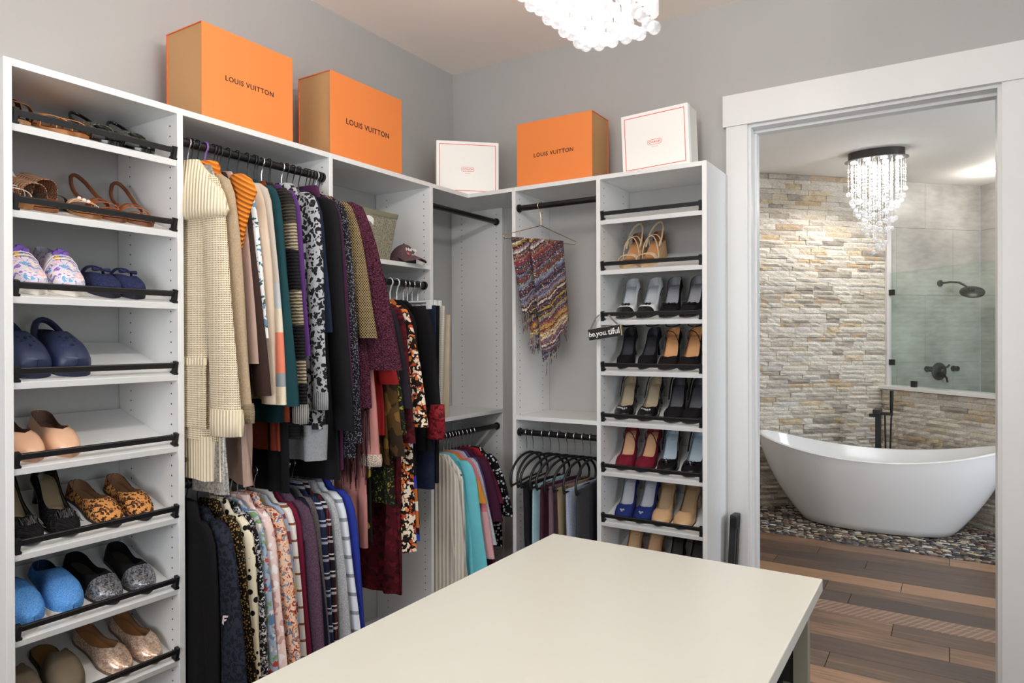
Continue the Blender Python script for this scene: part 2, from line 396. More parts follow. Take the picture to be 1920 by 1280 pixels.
def ledger(M, wall, u0, u1, top, limit, far=None):
    """courses of split stone; the limit nearest the tub stay single pieces"""
    z = 0.0; stones = []; rr = random.Random(int(u1*100))
    while z < top-.005:
        h = min(rr.choice((.034, .038, .042, .05)), top-z); u = u0
        while u < u1-.01:
            L = min(rr.uniform(.10, .27), u1-u); L = u1-u if u1-u-L < .05 else L
            stones.append((u, z, L, h, rr.uniform(.040, .056), rr.randrange(len(_var)))); u += L
        z += h
    if far: stones.sort(key=lambda s: -(s[2]*s[3]) if far(s) else 1)
    join = MB()
    for k, (u, z, L, h, d, v) in enumerate(stones):
        T = M @ Matrix.Translation((u+.0008, 0, z+.0008)) @ Matrix.Diagonal((L-.0016, d, h-.0016, 1))
        if k < limit and (not far or far((u, z, L, h))):
            o = link('stone', _var[v][0], None, wall); o.matrix_world = T
        else: join.add([T @ Vector(p) for p in _var[v][1]], _var[v][2])
    if join.v:
        o = join.build('stone_courses', STONEJ, wall); o['kind'] = 'stuff'
UH = 1.055                                    # where the half wall meets the stone
ledger(M1, wall_st, UH, 3.2, ZB, 300, lambda s: UH <= s[0] < UH+1.30)
MB().box(UH-.045, UH-.002, 0, .062, 1.0, ZB, M1).build('edge_strip', plain('D9D5D2', .5), wall_st)
# half wall between tub and shower: local u towards the right, v towards the tub, z up
HB = CR - E1*UH
MH = frame(E2, -E1, EZ, (HB.x, HB.y, 0))
half = struct('wall_bath_half', MB().box(0, 2.2, -.105, 0, 0, .975, MH), plain('8E8A84', .8, nm='wall_substrate'))
ledger(MH, half, .05, 1.55, .970, 300, lambda s: s[0] < 1.3)
MB().box(.035, 2.2, -.12, .075, .976, 1.004, MH).build('cap_slab', plain('EDEBE8', .2, nm='quartz_cap'), half, bevel=.002)
# pebble mosaic
t = NT('pebble'); t.b.inputs['Roughness'].default_value = .35
rnd = t.n('ShaderNodeNewGeometry').outputs['Random Per Island']
t.base(t.ramp(rnd, [(0, lin('2A2627')), (.2, lin('4A4240')), (.36, lin('6B5546')), (.5, lin('8B7A63')), (.60, lin('B8A88E')), (.70, lin('5C6063')), (.80, lin('D8D2C6')), (.88, lin('7A4F42')), (.94, lin('C9B98F'))])); PEB = t.m
pb = MB(); rr = random.Random(5)
y = 5.262; k = 0
while y < 7.6:
    x = max(-2.45, y-7.40) + (k % 2)*.024
    while x < min(2.25, 6.42-y+.05 if y > 4.2 else 2.25):
        if 1:
            cx, cy = x+rr.uniform(-.013, .013), y+rr.uniform(-.005, .005); a0 = rr.uniform(-.35, .35); n = rr.choice((5, 6, 6, 4))
            lx, ly = rr.uniform(.020, .034), rr.uniform(.0085, .0125); h = rr.uniform(.004, .008)
            ring = [(cx+lx*rr.uniform(.8, 1.1)*math.cos(a0+q*2*PI/n), cy+ly*rr.uniform(.8, 1.15)*math.sin(a0+q*2*PI/n)) for q in range(n)]
            b = len(pb.v); pb.v += [(p[0], p[1], -.004) for p in ring]+[(cx+(p[0]-cx)*.8, cy+(p[1]-cy)*.8, h-.004) for p in ring]
            pb.f += [(b+q, b+(q+1) % n, b+n+(q+1) % n, b+n+q) for q in range(n)]+[tuple(b+n+q for q in range(n))]
        x += .050
    y += .0205; k += 1
o = pb.build('pebble_mosaic', PEB, floor, fix=False); o['kind'] = 'stuff'
MB().box(-2.5, 2.3, 5.242, 7.8, -.012, -.0035).build('mosaic_bed', plain('3B3431', .8), floor)
# ================================================================== CLOSET UNITS
XF, YFR = -2.010, 2.766                   # front planes of the left and the back run
ZT = 2.137
PT = .0195
LYA, LYB, LYC, LYD, LYE = .783, 1.246, 1.8625, 2.474, 3.076       # near faces of the upright panels, left run
BXE, BXF, BXG = -1.7525, -1.3132, -.8435                          # left faces of the upright panels, back run
HZ = [2.085-.032*i for i in range(62)]
def panelL(root, y, sides=''):
    p = MB().box(XW+.002, XF, y, y+PT, 0, ZT).build('side_panel', WHITE, root, bevel=.0008, seg=1)
    for sd in sides:
        yy = y if sd == '-' else y+PT
        peg_columns_child(p, [(xx, yy, z) for xx in (XF-.038, XW+.075) for z in HZ], (0, -1 if sd == '-' else 1, 0))
    return p
def panelB(root, x, sides=''):
    p = MB().box(x, x+PT, YFR, YW-.002, 0, ZT).build('side_panel', WHITE, root, bevel=.0008, seg=1)
    for sd in sides:
        xx = x if sd == '-' else x+PT
        peg_columns_child(p, [(xx, yy, z) for yy in (YFR+.038, YW-.075) for z in HZ], (-1 if sd == '-' else 1, 0, 0))
    return p
def peg_columns_child(panel, pts, axis):
    m = MB(); q = Vector(axis).to_track_quat('Z', 'Y').to_matrix().to_4x4()
    for p in pts: m.lathe([(.0028, -.0004), (.0028, .0005)], 6, Matrix.Translation(Vector(p)) @ q)
    o = link('peg_holes', m.mesh('peg_holes'), HOLE); o.parent = panel; o['kind'] = 'stuff'
def rod(root, a, b, r=.0135):
    a, b = Vector(a), Vector(b); d = (b-a).normalized()
    o = MB().tube([a+d*.004, b-d*.004], r, 18).build('hanging_rod', BLACK, root, smooth=40)
    for p, s in ((a, 1), (b, -1)):
        f = link('rod_flange', MB().tube([p+d*s*.0005, p+d*s*.010], .019, 18).mesh('rod_flange', smooth=40), BLACK); f.parent = o
    return o
SL = math.atan2(.102, .33); CS, SS = math.cos(SL), math.sin(SL)
def shoe_shelf(root, M, w, depth):
    """M: x across, y towards the back (rising), z up, origin on the front lower-left corner of the shelf top edge"""
    T = M @ Matrix.Rotation(SL, 4, 'X')
    MB().box(0, w, 0, depth/CS-.012, -.019, 0, T).build('shoe_shelf', WHITE, root, bevel=.0008, seg=1)
    rail = MB().box(.012, w-.012, .006, .014, .019, .036, T).build('shoe_fence', BLACKP, root, bevel=.0015, seg=1)
    for xx in (.003, w-.013):
        p = MB().box(xx, xx+.010, .002, .018, .004, .040, T).box(xx-.001, xx+.013, -.001, .022, 0, .006, T).mesh('fence_post')
        q = link('fence_post', p, BLACKP); q.parent = rail
def towerL():
    root = thing('shoe_tower', 'white shoe tower with slanted shelves and black fences beside the cream cardigan', 'shelving', (XF-.17, (LYA+LYB)/2, 0), world=True)
    panelL(root, LYA); panelL(root, LYB, '-')
    MB().box(XW+.002, XF, LYA+PT, LYB, ZT-.0195, ZT).build('top_board', WHITE, root, bevel=.0008, seg=1)
    for k in range(9):
        z = 1.974-.2205*k
        M = frame((0, 1, 0), (-1, 0, 0), (0, 0, 1), (XF-.002, LYA+PT, z))
        shoe_shelf(root, M, LYB-LYA-PT, .335)
    return root
towerL()
def towerB():
    root = thing('shoe_tower', 'white shoe tower of pumps standing against the door trim', 'shelving', ((BXF+BXG)/2, YFR+.16, 0), world=True)
    panelB(root, BXF, '+'); panelB(root, BXG)
    MB().box(BXF+PT, BXG, YFR, YW-.002, ZT-.0195, ZT).build('top_board', WHITE, root, bevel=.0008, seg=1)
    for k in range(8):
        M = frame((1, 0, 0), (0, 1, 0), (0, 0, 1), (BXF+PT, YFR+.002, 1.938-.2205*k))
        shoe_shelf(root, M, BXG-BXF-PT, .32)
    return root
towerB()
RX, RZ = -2.045, 2.045
def unitL(label, y0, y1, panel_y, shelves, rods, sides):
    root = thing('hanging_unit', label, 'wardrobe', (XF-.17, (y0+y1)/2, 0), world=True, group='white hanging units along the walls')
    if panel_y is not None: panelL(root, panel_y, sides)
    MB().box(XW+.002, XF, y0, y1, ZT-.0195, ZT).build('top_board', WHITE, root, bevel=.0008, seg=1)
    for z in shelves: MB().box(XW+.002, XF-.001, y0, y1, z-.0195, z).build('shelf', WHITE, root, bevel=.0008, seg=1)
    for z in rods: rod(root, (RX, y0, z), (RX, y1, z))
    MB().box(XW+.002, XF-.03, y0, y1, 0, .07).build('toe_kick', WHITE, root)
    return root
unitL('white double hanging unit packed with sweaters next to the slanted shoe shelves', LYB+PT, LYC, LYC, [], [RZ, .965], '-')
unitL('white hanging unit with one shelf holding a fabric bin and cap', LYC+PT, LYD, LYD, [1.757], [1.667], '-')
unitL('white corner hanging unit with an empty upper rod', LYD+PT, LYE, LYE, [1.048], [RZ, .955], '-')
root = thing('hanging_unit', 'white hanging unit holding a gold hanger above curved black hangers', 'wardrobe', ((BXE+BXF)/2, YFR+.16, 0), world=True, group='white hanging units along the walls')
panelB(root, BXE, '+')
MB().box(BXE+PT, BXF, YFR, YW-.002, ZT-.0195, ZT).build('top_board', WHITE, root, bevel=.0008, seg=1)
MB().box(XF, BXE, YFR, YW-.002, ZT-.0195, ZT).build('corner_board', WHITE, root, bevel=.0008, seg=1)
MB().box(BXE+PT, BXF, YFR+.001, YW-.002, 1.057-.0195, 1.057).build('shelf', WHITE, root, bevel=.0008, seg=1)
BRY = 2.793
rod(root, (BXE+PT, BRY, 2.040), (BXF, BRY, 2.040)); rod(root, (BXE+PT, BRY, .977), (BXF, BRY, .977))
MB().box(BXE+PT, BXF, YFR+.03, YW-.002, 0, .07).build('toe_kick', WHITE, root)

# ------------------------------------------------------------------ island
ISX0, ISX1, ISY0, ISY1 = -.8707, -.2247, .02, 1.5707
root = thing('closet_island', 'closet island with a smooth cream top and open shoe cubbies', 'island', ((ISX0+ISX1)/2, .8, 0), world=True)
CREAM = plain('CBCABF', .25, nm='cream_top', bump=.02, bscale=40)
MB().box(ISX0, ISX1, ISY0, ISY1, .888, .914).build('countertop', CREAM, root, bevel=.002, label='smooth cream countertop')
IW = plain('8E8B78', .45, nm='island_panel')
for yy in (ISY0+.02, .78, ISY1-.045): (MB().box(ISX0+.02, ISX1-.050, yy, yy+.02, 0, .888).build('end_panel', plain('24221E', .6, nm='shaded_cubby_panel'), root), MB().box(ISX1-.050, ISX1-.022, yy-.004, yy+.024, 0, .888).build('front_stile', IW, root))  # near-black inner panels: cubby shade put into the colour, stiles keep the panel tone
MB().box(ISX0+.30, ISX0+.318, ISY0+.04, ISY1-.045, .08, .888).build('back_panel', IW, root)
MB().box(ISX0+.02, ISX0+.038, ISY0+.04, ISY1-.045, .08, .888).build('side_panel', IW, root)
for zz in (.08, .30, .50, .70): MB().box(ISX0+.318, ISX1-.028, ISY0+.04, ISY1-.045, zz-.018, zz).build('shelf', IW, root)
MB().box(ISX0+.05, ISX1-.06, ISY0+.04, ISY1-.06, 0, .062).build('toe_kick', IW, root)

# ------------------------------------------------------------------ boxes on top
ORANGE = plain('E0803C', .55, nm='orange_card', bump=.08, bscale=700); KRAFT = plain('B98D5E', .6, nm='kraft_card'); ORD = plain('E0642A', .6, nm='orange_edge')
INK = plain('33190E', .6, nm='brown_ink')
def gift_box(label, P, ex, ey, w, h, d, ts, tz):
    """P: lower left front corner; ex along front, ey = outward normal of the front"""
    ex, ey = Vector(ex), Vector(ey); M = frame(ex, -ey, (0, 0, 1), P)
    root = thing('gift_box', label, 'box', M=M, group='orange gift boxes on top of the closet')
    MB().box(.003, w-.003, .004, d-.004, .003, h-.003).build('drawer_body', KRAFT, root)
    sl = MB().box(0, w, 0, .004, 0, h).build('front_panel', ORANGE, root, bevel=.001, seg=1)
    MB().box(0, w, d-.004, d, 0, h).build('back_panel', ORD, root)
    MB().box(0, w, .004, d-.004, h-.003, h).build('top_panel', ORD, root)
    MB().box(0, w, .004, d-.004, 0, .003).build('bottom_panel', ORD, root)
    me = text_mesh('lettering', 'LOUIS VUITTON', ts, .0004, spacing=1.12)
    o = link('lettering', me, INK); o.parent = sl; o.location = (w*.5, -.0005, tz); o.rotation_euler = (PI/2, 0, 0)
    return root
gift_box('large orange gift box above the sweaters, kraft side turned to shoe shelves', (-2.06, 1.363, ZT), (0, 1, 0), (1, 0, 0), .370, .326, .200, .0245, .165)
gift_box('wide orange gift box standing alone between the large box and a white box', (-2.06, 1.917, ZT), (0, 1, 0), (1, 0, 0), .420, .347, .185, .0315, .165)
gift_box('orange gift box between two white boxes, kraft side towards the doorway', (-1.757, 2.82, ZT), (1, 0, 0), (0, -1, 0), .399, .313, .180, .0262, .150)
CARD = plain('F1EFE9', .5, nm='white_card'); CARDS = plain('CFCABF', .55, nm='white_card_side'); RED = plain('E0463A', .5, nm='red_ink')
def white_box(label, P, ex, ey, w, h, d, lean=0):
    ex, ey = Vector(ex), Vector(ey); M = frame(ex, -ey, (0, 0, 1), P) @ Matrix.Rotation(lean, 4, 'Y')
    root = thing('gift_box', label, 'box', M=M, group='white gift boxes on top of the closet')
    MB().box(.002, w-.002, .012, d, 0, h-.002).build('box_base', CARDS, root)
    lid = MB().box(0, w, 0, .030, .0, h).build('lid', CARD, root, bevel=.002)
    e, q = .015, .0028; y0, y1 = -.0006, .0004
    o = link('border_line', MB().box(e, w-e, y0, y1, h-e-q, h-e).box(e, w-e, y0, y1, e, e+q).box(e, e+q, y0, y1, e+q, h-e-q).box(w-e-q, w-e, y0, y1, e+q, h-e-q).mesh('border_line'), RED); o.parent = lid
    lw, lh = .062, .021; cx, cz = w*.5, h*.47
    path = []
    for sx, sz, a0 in ((1, 1, 0), (-1, 1, 90), (-1, -1, 180), (1, -1, 270)):
        for k in range(5):
            a = math.radians(a0+k*22.5); path.append((cx+sx*(lw/2-.008)+.008*math.cos(a), -.0005, cz+sz*(lh/2-.008)+.008*math.sin(a)))
    o = link('logo_outline', MB().tube(path, .0008, 5, loop=True).mesh('logo_outline'), RED); o.parent = lid
    o = link('lettering', text_mesh('lettering', 'COACH', .0135, .0004, spacing=1.15), RED); o.parent = lid; o.location = (cx, -.0005, cz); o.rotation_euler = (PI/2, 0, 0)
    MBs = MB().box(cx-.014, cx+.014, y0, y1, cz-.0205, cz-.0190).mesh('small_print'); o = link('small_print', MBs, plain('E9A79F', .6)); o.parent = lid
    return root
_a = Vector((-2.125, 2.663, 0)); _b = Vector((-1.898, 2.875, 0)); _e = (_b-_a).normalized(); _n = Vector((_e.y, -_e.x, 0))
white_box('white gift box with red border set diagonally over the empty corner', (-2.125, 2.663, ZT), _e, _n, .3106, .260, .13)
white_box('white gift box with red border leaning slightly beside the door trim', (-1.213, 2.83, ZT), (1, 0, 0), (0, -1, 0), .300, .258, .125, lean=-math.radians(2.2))

# ------------------------------------------------------------------ bin, cap, sign, leaning panel
t = NT('linen_weave'); co = t.obj(); x, y, z = t.sep(co)
a = t.math('SINE', t.math('MULTIPLY', z, 2*PI/.0042)); b = t.math('SINE', t.math('MULTIPLY', t.math('ADD', x, y), 2*PI/.0042)); nn = t.noise(co, 160, 3)
t.base(t.ramp(nn, [(.35, lin('6E6A58')), (.65, lin('A39F89'))], False)); t.bump(t.math('MAXIMUM', a, b), .5, .002); t.b.inputs['Roughness'].default_value = .9; LINEN = t.m
root = thing('storage_bin', 'tapered grey linen storage bin with a white letter on the shelf', 'storage bin', (-2.115, 2.135, 1.7575))
def sqring(hw, hd, z, r=.012, n=4):
    out = []
    for sx, sy, a0 in ((1, 1, 0), (-1, 1, 90), (-1, -1, 180), (1, -1, 270)):
        for k in range(n): a = math.radians(a0+k*90/(n-1)); out.append(Vector((sx*(hw-r)+r*math.cos(a), sy*(hd-r)+r*math.sin(a), z)))
    return out
def binring(z, ins=0):
    f = z/.20; return sqring(.075+.020*f-ins, .105+.030*f-ins, z)
MB().loft([binring(0), binring(.07), binring(.14), binring(.20), binring(.20, .005), binring(.02, .005)]).build('bin_body', LINEN, root, smooth=30)
MB().loft([[p*1.0 for p in binring(.182, -.002)], binring(.202, -.003), binring(.202, .006), binring(.182, .006)], cap=False).build('rim_band', plain('77735F', .9), root)
o = link('letter', text_mesh('letter', 'S', .19, .0008), plain('F0F0EC', .6), root); o.rotation_euler = (PI/2+.10, 0, PI/2); o.location = (.0862, -.052, .098)
o.scale = (1.0, 1, 1)
# baseball cap
root = thing('baseball_cap', 'faded plum baseball cap with white script lettering beside the linen bin', 'cap', M=Matrix.Translation((-2.080, 2.375, 1.758)) @ Matrix.Rotation(math.radians(-14), 4, 'Z'))
PLUM = fab('heather', '4A3638', '6E565A')
rings = []
for k in range(8):
    a = k/7*PI/2; z = .006+.085*math.sin(a); r = math.cos(a)
    rings.append([Vector((-.02+.075*max(r, .02)*math.cos(q*2*PI/20)+.015*math.sin(a), .058*max(r, .02)*math.sin(q*2*PI/20), z)) for q in range(20)])
MB().loft(rings).build('crown', PLUM, root, smooth=60)
br = []
for i in range(9):
    a = math.radians(-70+i*17.5); c, s_ = math.cos(a), math.sin(a)
    row = []
    for u in (0, .5, 1):
        row.append(Vector((.030+.024*c*(1-u)+(.030+.068*c)*u-.02*(1-u), .052*s_*(1-u)+.062*s_*u, .030*(1-u)+.004*u+.022*(1-abs(s_))*math.sin(PI*u*.75)*.8)))
    br.append(row+[p-Vector((0, 0, .003)) for p in reversed(row)])
MB().loft(br).build('brim', PLUM, root, smooth=60)
MB().lathe([(.006, 0), (.005, .004), (.001, .006)], 10, Matrix.Translation((-.005, 0, .090))).build('button', PLUM, root, smooth=60)
for tx, z, sz, col in (('NaNa', .062, .024, 'F2EEEE'), ('C.C', .043, .019, 'F2EEEE')):
    o = link('lettering', text_mesh('lettering', tx, sz, .0008, shear=.2), plain(col, .6), root)
    o.rotation_euler = (math.radians(60), 0, PI/2); o.location = (.0525-.30*(z-.04), .002+(.010 if tx == 'C.C' else 0), z)
h = [(0, -.011), (.011, .002), (.009, .009), (.004, .010), (0, .005), (-.004, .010), (-.009, .009), (-.011, .002)]
o = link('heart', MB().prism(h, 0, .0012).mesh('heart'), plain('E24C63', .5), root); o.rotation_euler = (math.radians(60), 0, PI/2); o.location = (.0515, -.016, .043); o.scale = (.7, .7, .7)
# hanging sign
root = thing('hanging_sign', 'small black wooden word sign hung from a shoe fence by grey ribbon', 'sign', M=frame((.9903, 0, .139), (0, 1, 0), (-.139, 0, .9903), (-1.327, 2.722, 1.412)))
MB().box(0, .152, 0, .010, 0, .047).build('board', plain('12100F', .6, nm='black_board'), root, label='black board with tan edges')
TANW = plain('B9A583', .7)
MB().box(.152, .1545, .0005, .0095, 0, .047).box(0, .152, .0005, .0095, .047, .0485).build('board_edge', TANW, root)
for tx, xx, sz in (('be.', .019, .030), ('you.', .063, .031), ('tiful', .121, .036)):
    o = link('lettering', text_mesh('lettering', tx, sz, .0004, shear=.08 if tx != 'tiful' else 0), plain('F4F4F0', .6), root); o.rotation_euler = (PI/2, 0, 0); o.location = (xx, -.0004, .023)
RIB = plain('6F6B6B', .6, nm='grey_ribbon')
for pts in ([(.012, .005, .048), (.040, .004, .088), (.054, .02, .106)], [(.140, .005, .049), (.118, .004, .076), (.098, .02, .098)]):
    rg = []
    for p in pts: rg.append([Vector(p)+Vector((-.005, 0, 0)), Vector(p)+Vector((.005, 0, 0)), Vector(p)+Vector((.005, .001, 0)), Vector(p)+Vector((-.005, .001, 0))])
    MB().loft(rg).build('ribbon', RIB, root)
# black slotted panel leaning on the trim
root = thing('folded_stool', 'black folded flat frame with a long slot leaning on the door trim', 'stool', M=Matrix.Translation((-.798, 2.975, 0)) @ Matrix.Rotation(math.radians(-3.0), 4, 'X') @ Matrix.Rotation(math.radians(2.0), 4, 'Y'))
MB().box(-.018, .008, -.022, .004, 0, .655).build('front_rail', BLACKP, root, bevel=.003)
MB().box(-.018, .008, .016, .052, 0, .655).build('rear_rail', BLACKP, root, bevel=.003)
MB().box(-.018, .008, -.022, .052, .60, .664).build('top_cap', BLACKP, root, bevel=.003)
MB().box(-.014, -.006, .004, .016, .02, .60).build('slot_plate', plain('050505', .7), root)
# ================================================================== BATHROOM
root = thing('bathtub', 'white freestanding slipper bathtub on a pebble mosaic floor', 'bathtub', (-.475, 5.855, 0))
AC = plain('F3F2F0', .12, nm='white_acrylic')
def tring(a, b, z0, zk, n=56, e=.92):
    out = []
    for q in range(n):
        t_ = q*2*PI/n; c, s_ = math.cos(t_), math.sin(t_)
        x = a*math.copysign(abs(c)**e, c); y = b*math.copysign(abs(s_)**e, s_)
        out.append(Vector((x, y, z0+zk*(x/a)**2)))
    return out
rings = []
A0, B0, A1, B1, ZL, ZK = .50, .245, .845, .365, .528, .128
for k in range(13):
    v = k/12; f = .18*v+.82*(1-(1-v)**1.55)
    if k == 0: rings.append(tring(A0-.03, B0-.03, .004, 0))
    rings.append(tring(A0+(A1-A0)*f, B0+(B1-B0)*f, .012+(ZL-.012)*v, ZK*v**1.6))
rings.append(tring(A1+.002, B1+.002, ZL+.006, ZK)); rings.append(tring(A1-.006, B1-.006, ZL+.012, ZK)); rings.append(tring(A1-.022, B1-.022, ZL+.010, ZK))
for k in range(1, 9):
    v = 1-k/8; f = .2*v+.8*(1-(1-v)**1.7)
    rings.append(tring(A0-.06+(A1-.024-A0+.06)*f, B0-.04+(B1-.024-B0+.04)*f, .11+(ZL-.11)*v, ZK*v**1.6))
MB().loft(rings).build('tub_shell', AC, root, smooth=60)
MB().lathe([(.030, .112), (.030, .116), (.012, .117)], 18).build('drain', CHROME, root, smooth=40)
# floor-mounted filler
root = thing('tub_filler', 'matt black floor-standing tub filler with hand shower behind the bathtub', 'faucet', (-.487, 6.31, 0))
MB().box(-.021, .021, -.021, .021, 0, .835).build('column', BLACK, root, bevel=.002)
MB().box(-.040, .040, -.040, .040, 0, .012).build('base_plate', BLACK, root, bevel=.002)
MB().box(-.027, .027, -.17, .024, .815, .850).build('spout', BLACK, root, bevel=.003)
MB().box(-.066, -.021, -.012, .012, .775, .802).build('lever', BLACK, root, bevel=.002)
MB().box(.021, .105, -.012, .012, .795, .818).build('holder_arm', BLACK, root, bevel=.002)
o = MB().tube([(.094, 0, .80), (.094, 0, .83), (.095, 0, .90), (.096, 0, .995)], [.008, .011, .0135, .0135], 12).build('hand_shower', BLACK, root, smooth=40)
MB().tube([(.094, 0, .80), (.090, 0, .68), (.085, 0, .52), (.078, .004, .40), (.064, .006, .37), (.055, .004, .42), (.052, 0, .55), (.050, 0, .68), (.049, 0, .795)], .0065, 8).build('hose', BLACK, root, smooth=60)
# glass screen on the half wall
root = thing('shower_screen', 'clear greenish glass panel standing on the half wall with black clips', 'glass panel', tuple(MH @ Vector((1.1, -.03, 1.004))), world=True)
t = NT('screen_glass'); t.t.nodes.remove(t.b)
gl = t.n('ShaderNodeBsdfGlossy'); gl.inputs['Roughness'].default_value = .02; gl.inputs['Color'].default_value = (.9, .97, .94, 1)
tr = t.n('ShaderNodeBsdfTransparent'); tr.inputs['Color'].default_value = (.90, .955, .935, 1)
lw = t.n('ShaderNodeLayerWeight'); lw.inputs['Blend'].default_value = .5; fc = t.math('MULTIPLY_ADD', t.math('POWER', lw.outputs['Facing'], 4.0), .5, .045)
mx = t.n('ShaderNodeMixShader'); t.l(fc, mx.inputs[0]); t.l(tr.outputs[0], mx.inputs[1]); t.l(gl.outputs[0], mx.inputs[2]); t.l(mx.outputs[0], t.out.inputs[0])
GLASS = t.m
MB().box(.060, 2.15, -.035, -.025, 1.006, 1.985, MH).build('glass_pane', GLASS, root)
for u, z in ((.085, 1.815), (.085, 1.205), (.33, 1.030)):
    MB().box(u-.025, u+.025, -.042, -.018, z-.025, z+.025, MH).build('clip', BLACK, root, bevel=.002)
# shower head, valve and knobs on the tiled wall
o0 = M1 @ Vector((.444, 0, 1.91))
root = thing('rain_shower', 'matt black round rain shower head on a bent arm', 'shower', M=M1 @ Matrix.Translation((.444, 0, 1.91)))
MB().lathe([(.030, .001), (.030, .010), (.014, .016)], 20, Matrix.Rotation(-PI/2, 4, 'X')).build('flange', BLACK, root, smooth=40)
MB().tube([(0, .008, 0), (-.02, .10, .004), (-.045, .16, -.004), (-.06, .20, -.030), (-.075, .235, -.060)], .0095, 10).build('arm', BLACK, root, smooth=60)
MB().lathe([(.016, .030), (.020, .012), (.085, .006), (.095, 0), (.095, -.010), (.088, -.014)], 28, Matrix.Translation((-.088, .255, -.090)) @ Matrix.Rotation(math.radians(22), 4, 'Y') @ Matrix.Rotation(math.radians(-26), 4, 'X')).build('rain_head', BLACK, root, smooth=40)
root = thing('shower_valve', 'round black shower valve with lever handles on grey tile', 'valve', M=M1 @ Matrix.Translation((.455, 0, 1.113)))
RXM = Matrix.Rotation(-PI/2, 4, 'X')
MB().lathe([(.080, .001), (.080, .006), (.072, .012), (.030, .014)], 28, RXM).build('escutcheon', BLACK, root, smooth=40)
MB().lathe([(.028, .012), (.026, .055), (.018, .062)], 18, RXM).build('hub', BLACK, root, smooth=40)
MB().tube([(0, .045, .03), (-.045, .05, .042), (-.065, .05, .060)], .008, 8).build('lever', BLACK, root, smooth=60)
MB().tube([(0, .05, -.02), (-.030, .055, -.055), (-.040, .055, -.095)], .010, 8).build('lever', BLACK, root, smooth=60)
for u in (.585, .300):
    k = thing('diverter_valve', 'small black cylindrical diverter beside the round shower valve', 'valve', M=M1 @ Matrix.Translation((u, 0, 1.138)), group='black knobs either side of the shower valve')
    MB().lathe([(.026, .001), (.026, .008), (.020, .010)], 18, RXM).build('base', BLACK, k, smooth=40)
    MB().lathe([(.020, .009), (.024, .018), (.024, .050), (.018, .056)], 18, RXM).build('cap', BLACK, k, smooth=40)
# crystal material (clear, with strong highlights)
def crystal(nm, clear):
    t = NT(nm); t.base((1, 1, 1, 1)); t.b.inputs['Roughness'].default_value = .04; t.b.inputs['IOR'].default_value = 1.6
    t.b.inputs['Transmission Weight'].default_value = .35; t.b.inputs['Specular IOR Level'].default_value = 1.0
    tr = t.n('ShaderNodeBsdfTransparent'); tr.inputs[0].default_value = (.97, .98, 1, 1)
    mx = t.n('ShaderNodeMixShader'); mx.inputs[0].default_value = clear
    t.l(t.b.outputs[0], mx.inputs[1]); t.l(tr.outputs[0], mx.inputs[2]); t.l(mx.outputs[0], t.out.inputs[0]); return t.m
CRY = crystal('crystal', .50)
def ball(r, n=8, m=5):
    rings = []
    for k in range(m+1):
        a = -PI/2+PI*k/m; rr = max(r*math.cos(a), r*.05); rings.append([Vector((rr*math.cos(q*2*PI/n+k*.2), rr*math.sin(q*2*PI/n+k*.2), r*math.sin(a))) for q in range(n)])
    return MB().loft(rings)
BULB = emit('bulb_glow', (1, .95, .90, 1), 60)
def plight(parent, loc, power, col, rad=.03):
    d = bpy.data.lights.new('lamp_light', 'POINT'); d.energy = power; d.color = col; d.shadow_soft_size = rad
    o = bpy.data.objects.new('lamp_light', d); COL.objects.link(o); o.parent = parent; o.location = loc
# bathroom chandelier
root = thing('crystal_chandelier', 'oval raindrop chandelier with a dark canopy hanging over the bathtub', 'chandelier', (-.46, 5.81, ZB))
def ell(a, b, z, n=40): return [Vector((a*math.cos(q*2*PI/n), b*math.sin(q*2*PI/n), z)) for q in range(n)]
MB().loft([ell(.190, .115, 0), ell(.190, .115, -.060)]).build('canopy', plain('4A4744', .45, metal=.6, nm='bronze_canopy'), root, smooth=40)
MB().loft([ell(.215, .135, -.060), ell(.215, .135, -.066)]).build('mirror_plate', plain('8A8886', .12, metal=1, nm='mirror_plate'), root, smooth=40)
for x, y in ((-.15, 0), (-.055, -.07), (-.055, .07), (.055, -.07), (.055, .07), (.15, 0)):
    MB().lathe([(.022, -.066), (.022, -.072), (.012, -.075)], 14, Matrix.Translation((x, y, 0))).build('spot_lamp', BULB, root)
DROP = ball(.0175).mesh('drop_crystal', smooth=10); DROP.materials.append(CRY)
rr = random.Random(3)
for i in range(78):
    ga = i*2.39996; rho = math.sqrt((i+.5)/78); x, y = .195*rho*math.cos(ga), .120*rho*math.sin(ga)
    ln = .20+.50*(1-rho)**.85+rr.uniform(-.04, .05); ln = min(ln, .70)
    st = MB(); st.tube([(x, y, -.066), (x, y, -.066-ln)], .0007, 3)
    z = -.066-.05
    while z > -.066-ln+.035:
        b_ = rr.choice((.0045, .006, .0065)); bb = ball(b_, 5, 3); st.add([(p[0]+x, p[1]+y, p[2]+z) for p in bb.v], bb.f); z -= rr.choice((.018, .024, .032))
    so = st.build('bead_string', CRY, root, fix=False)
    d = link('drop_crystal', DROP, None); d.parent = so; d.location = (x, y, -.066-ln-.012)
for x in (-.11, 0, .11):
    d = bpy.data.lights.new('lamp_light', 'SPOT'); d.energy = 32; d.color = (1, .94, .87); d.spot_size = math.radians(155); d.spot_blend = .4; d.shadow_soft_size = .025
    o = bpy.data.objects.new('lamp_light', d); COL.objects.link(o); o.parent = root; o.location = (x, 0, -.085)
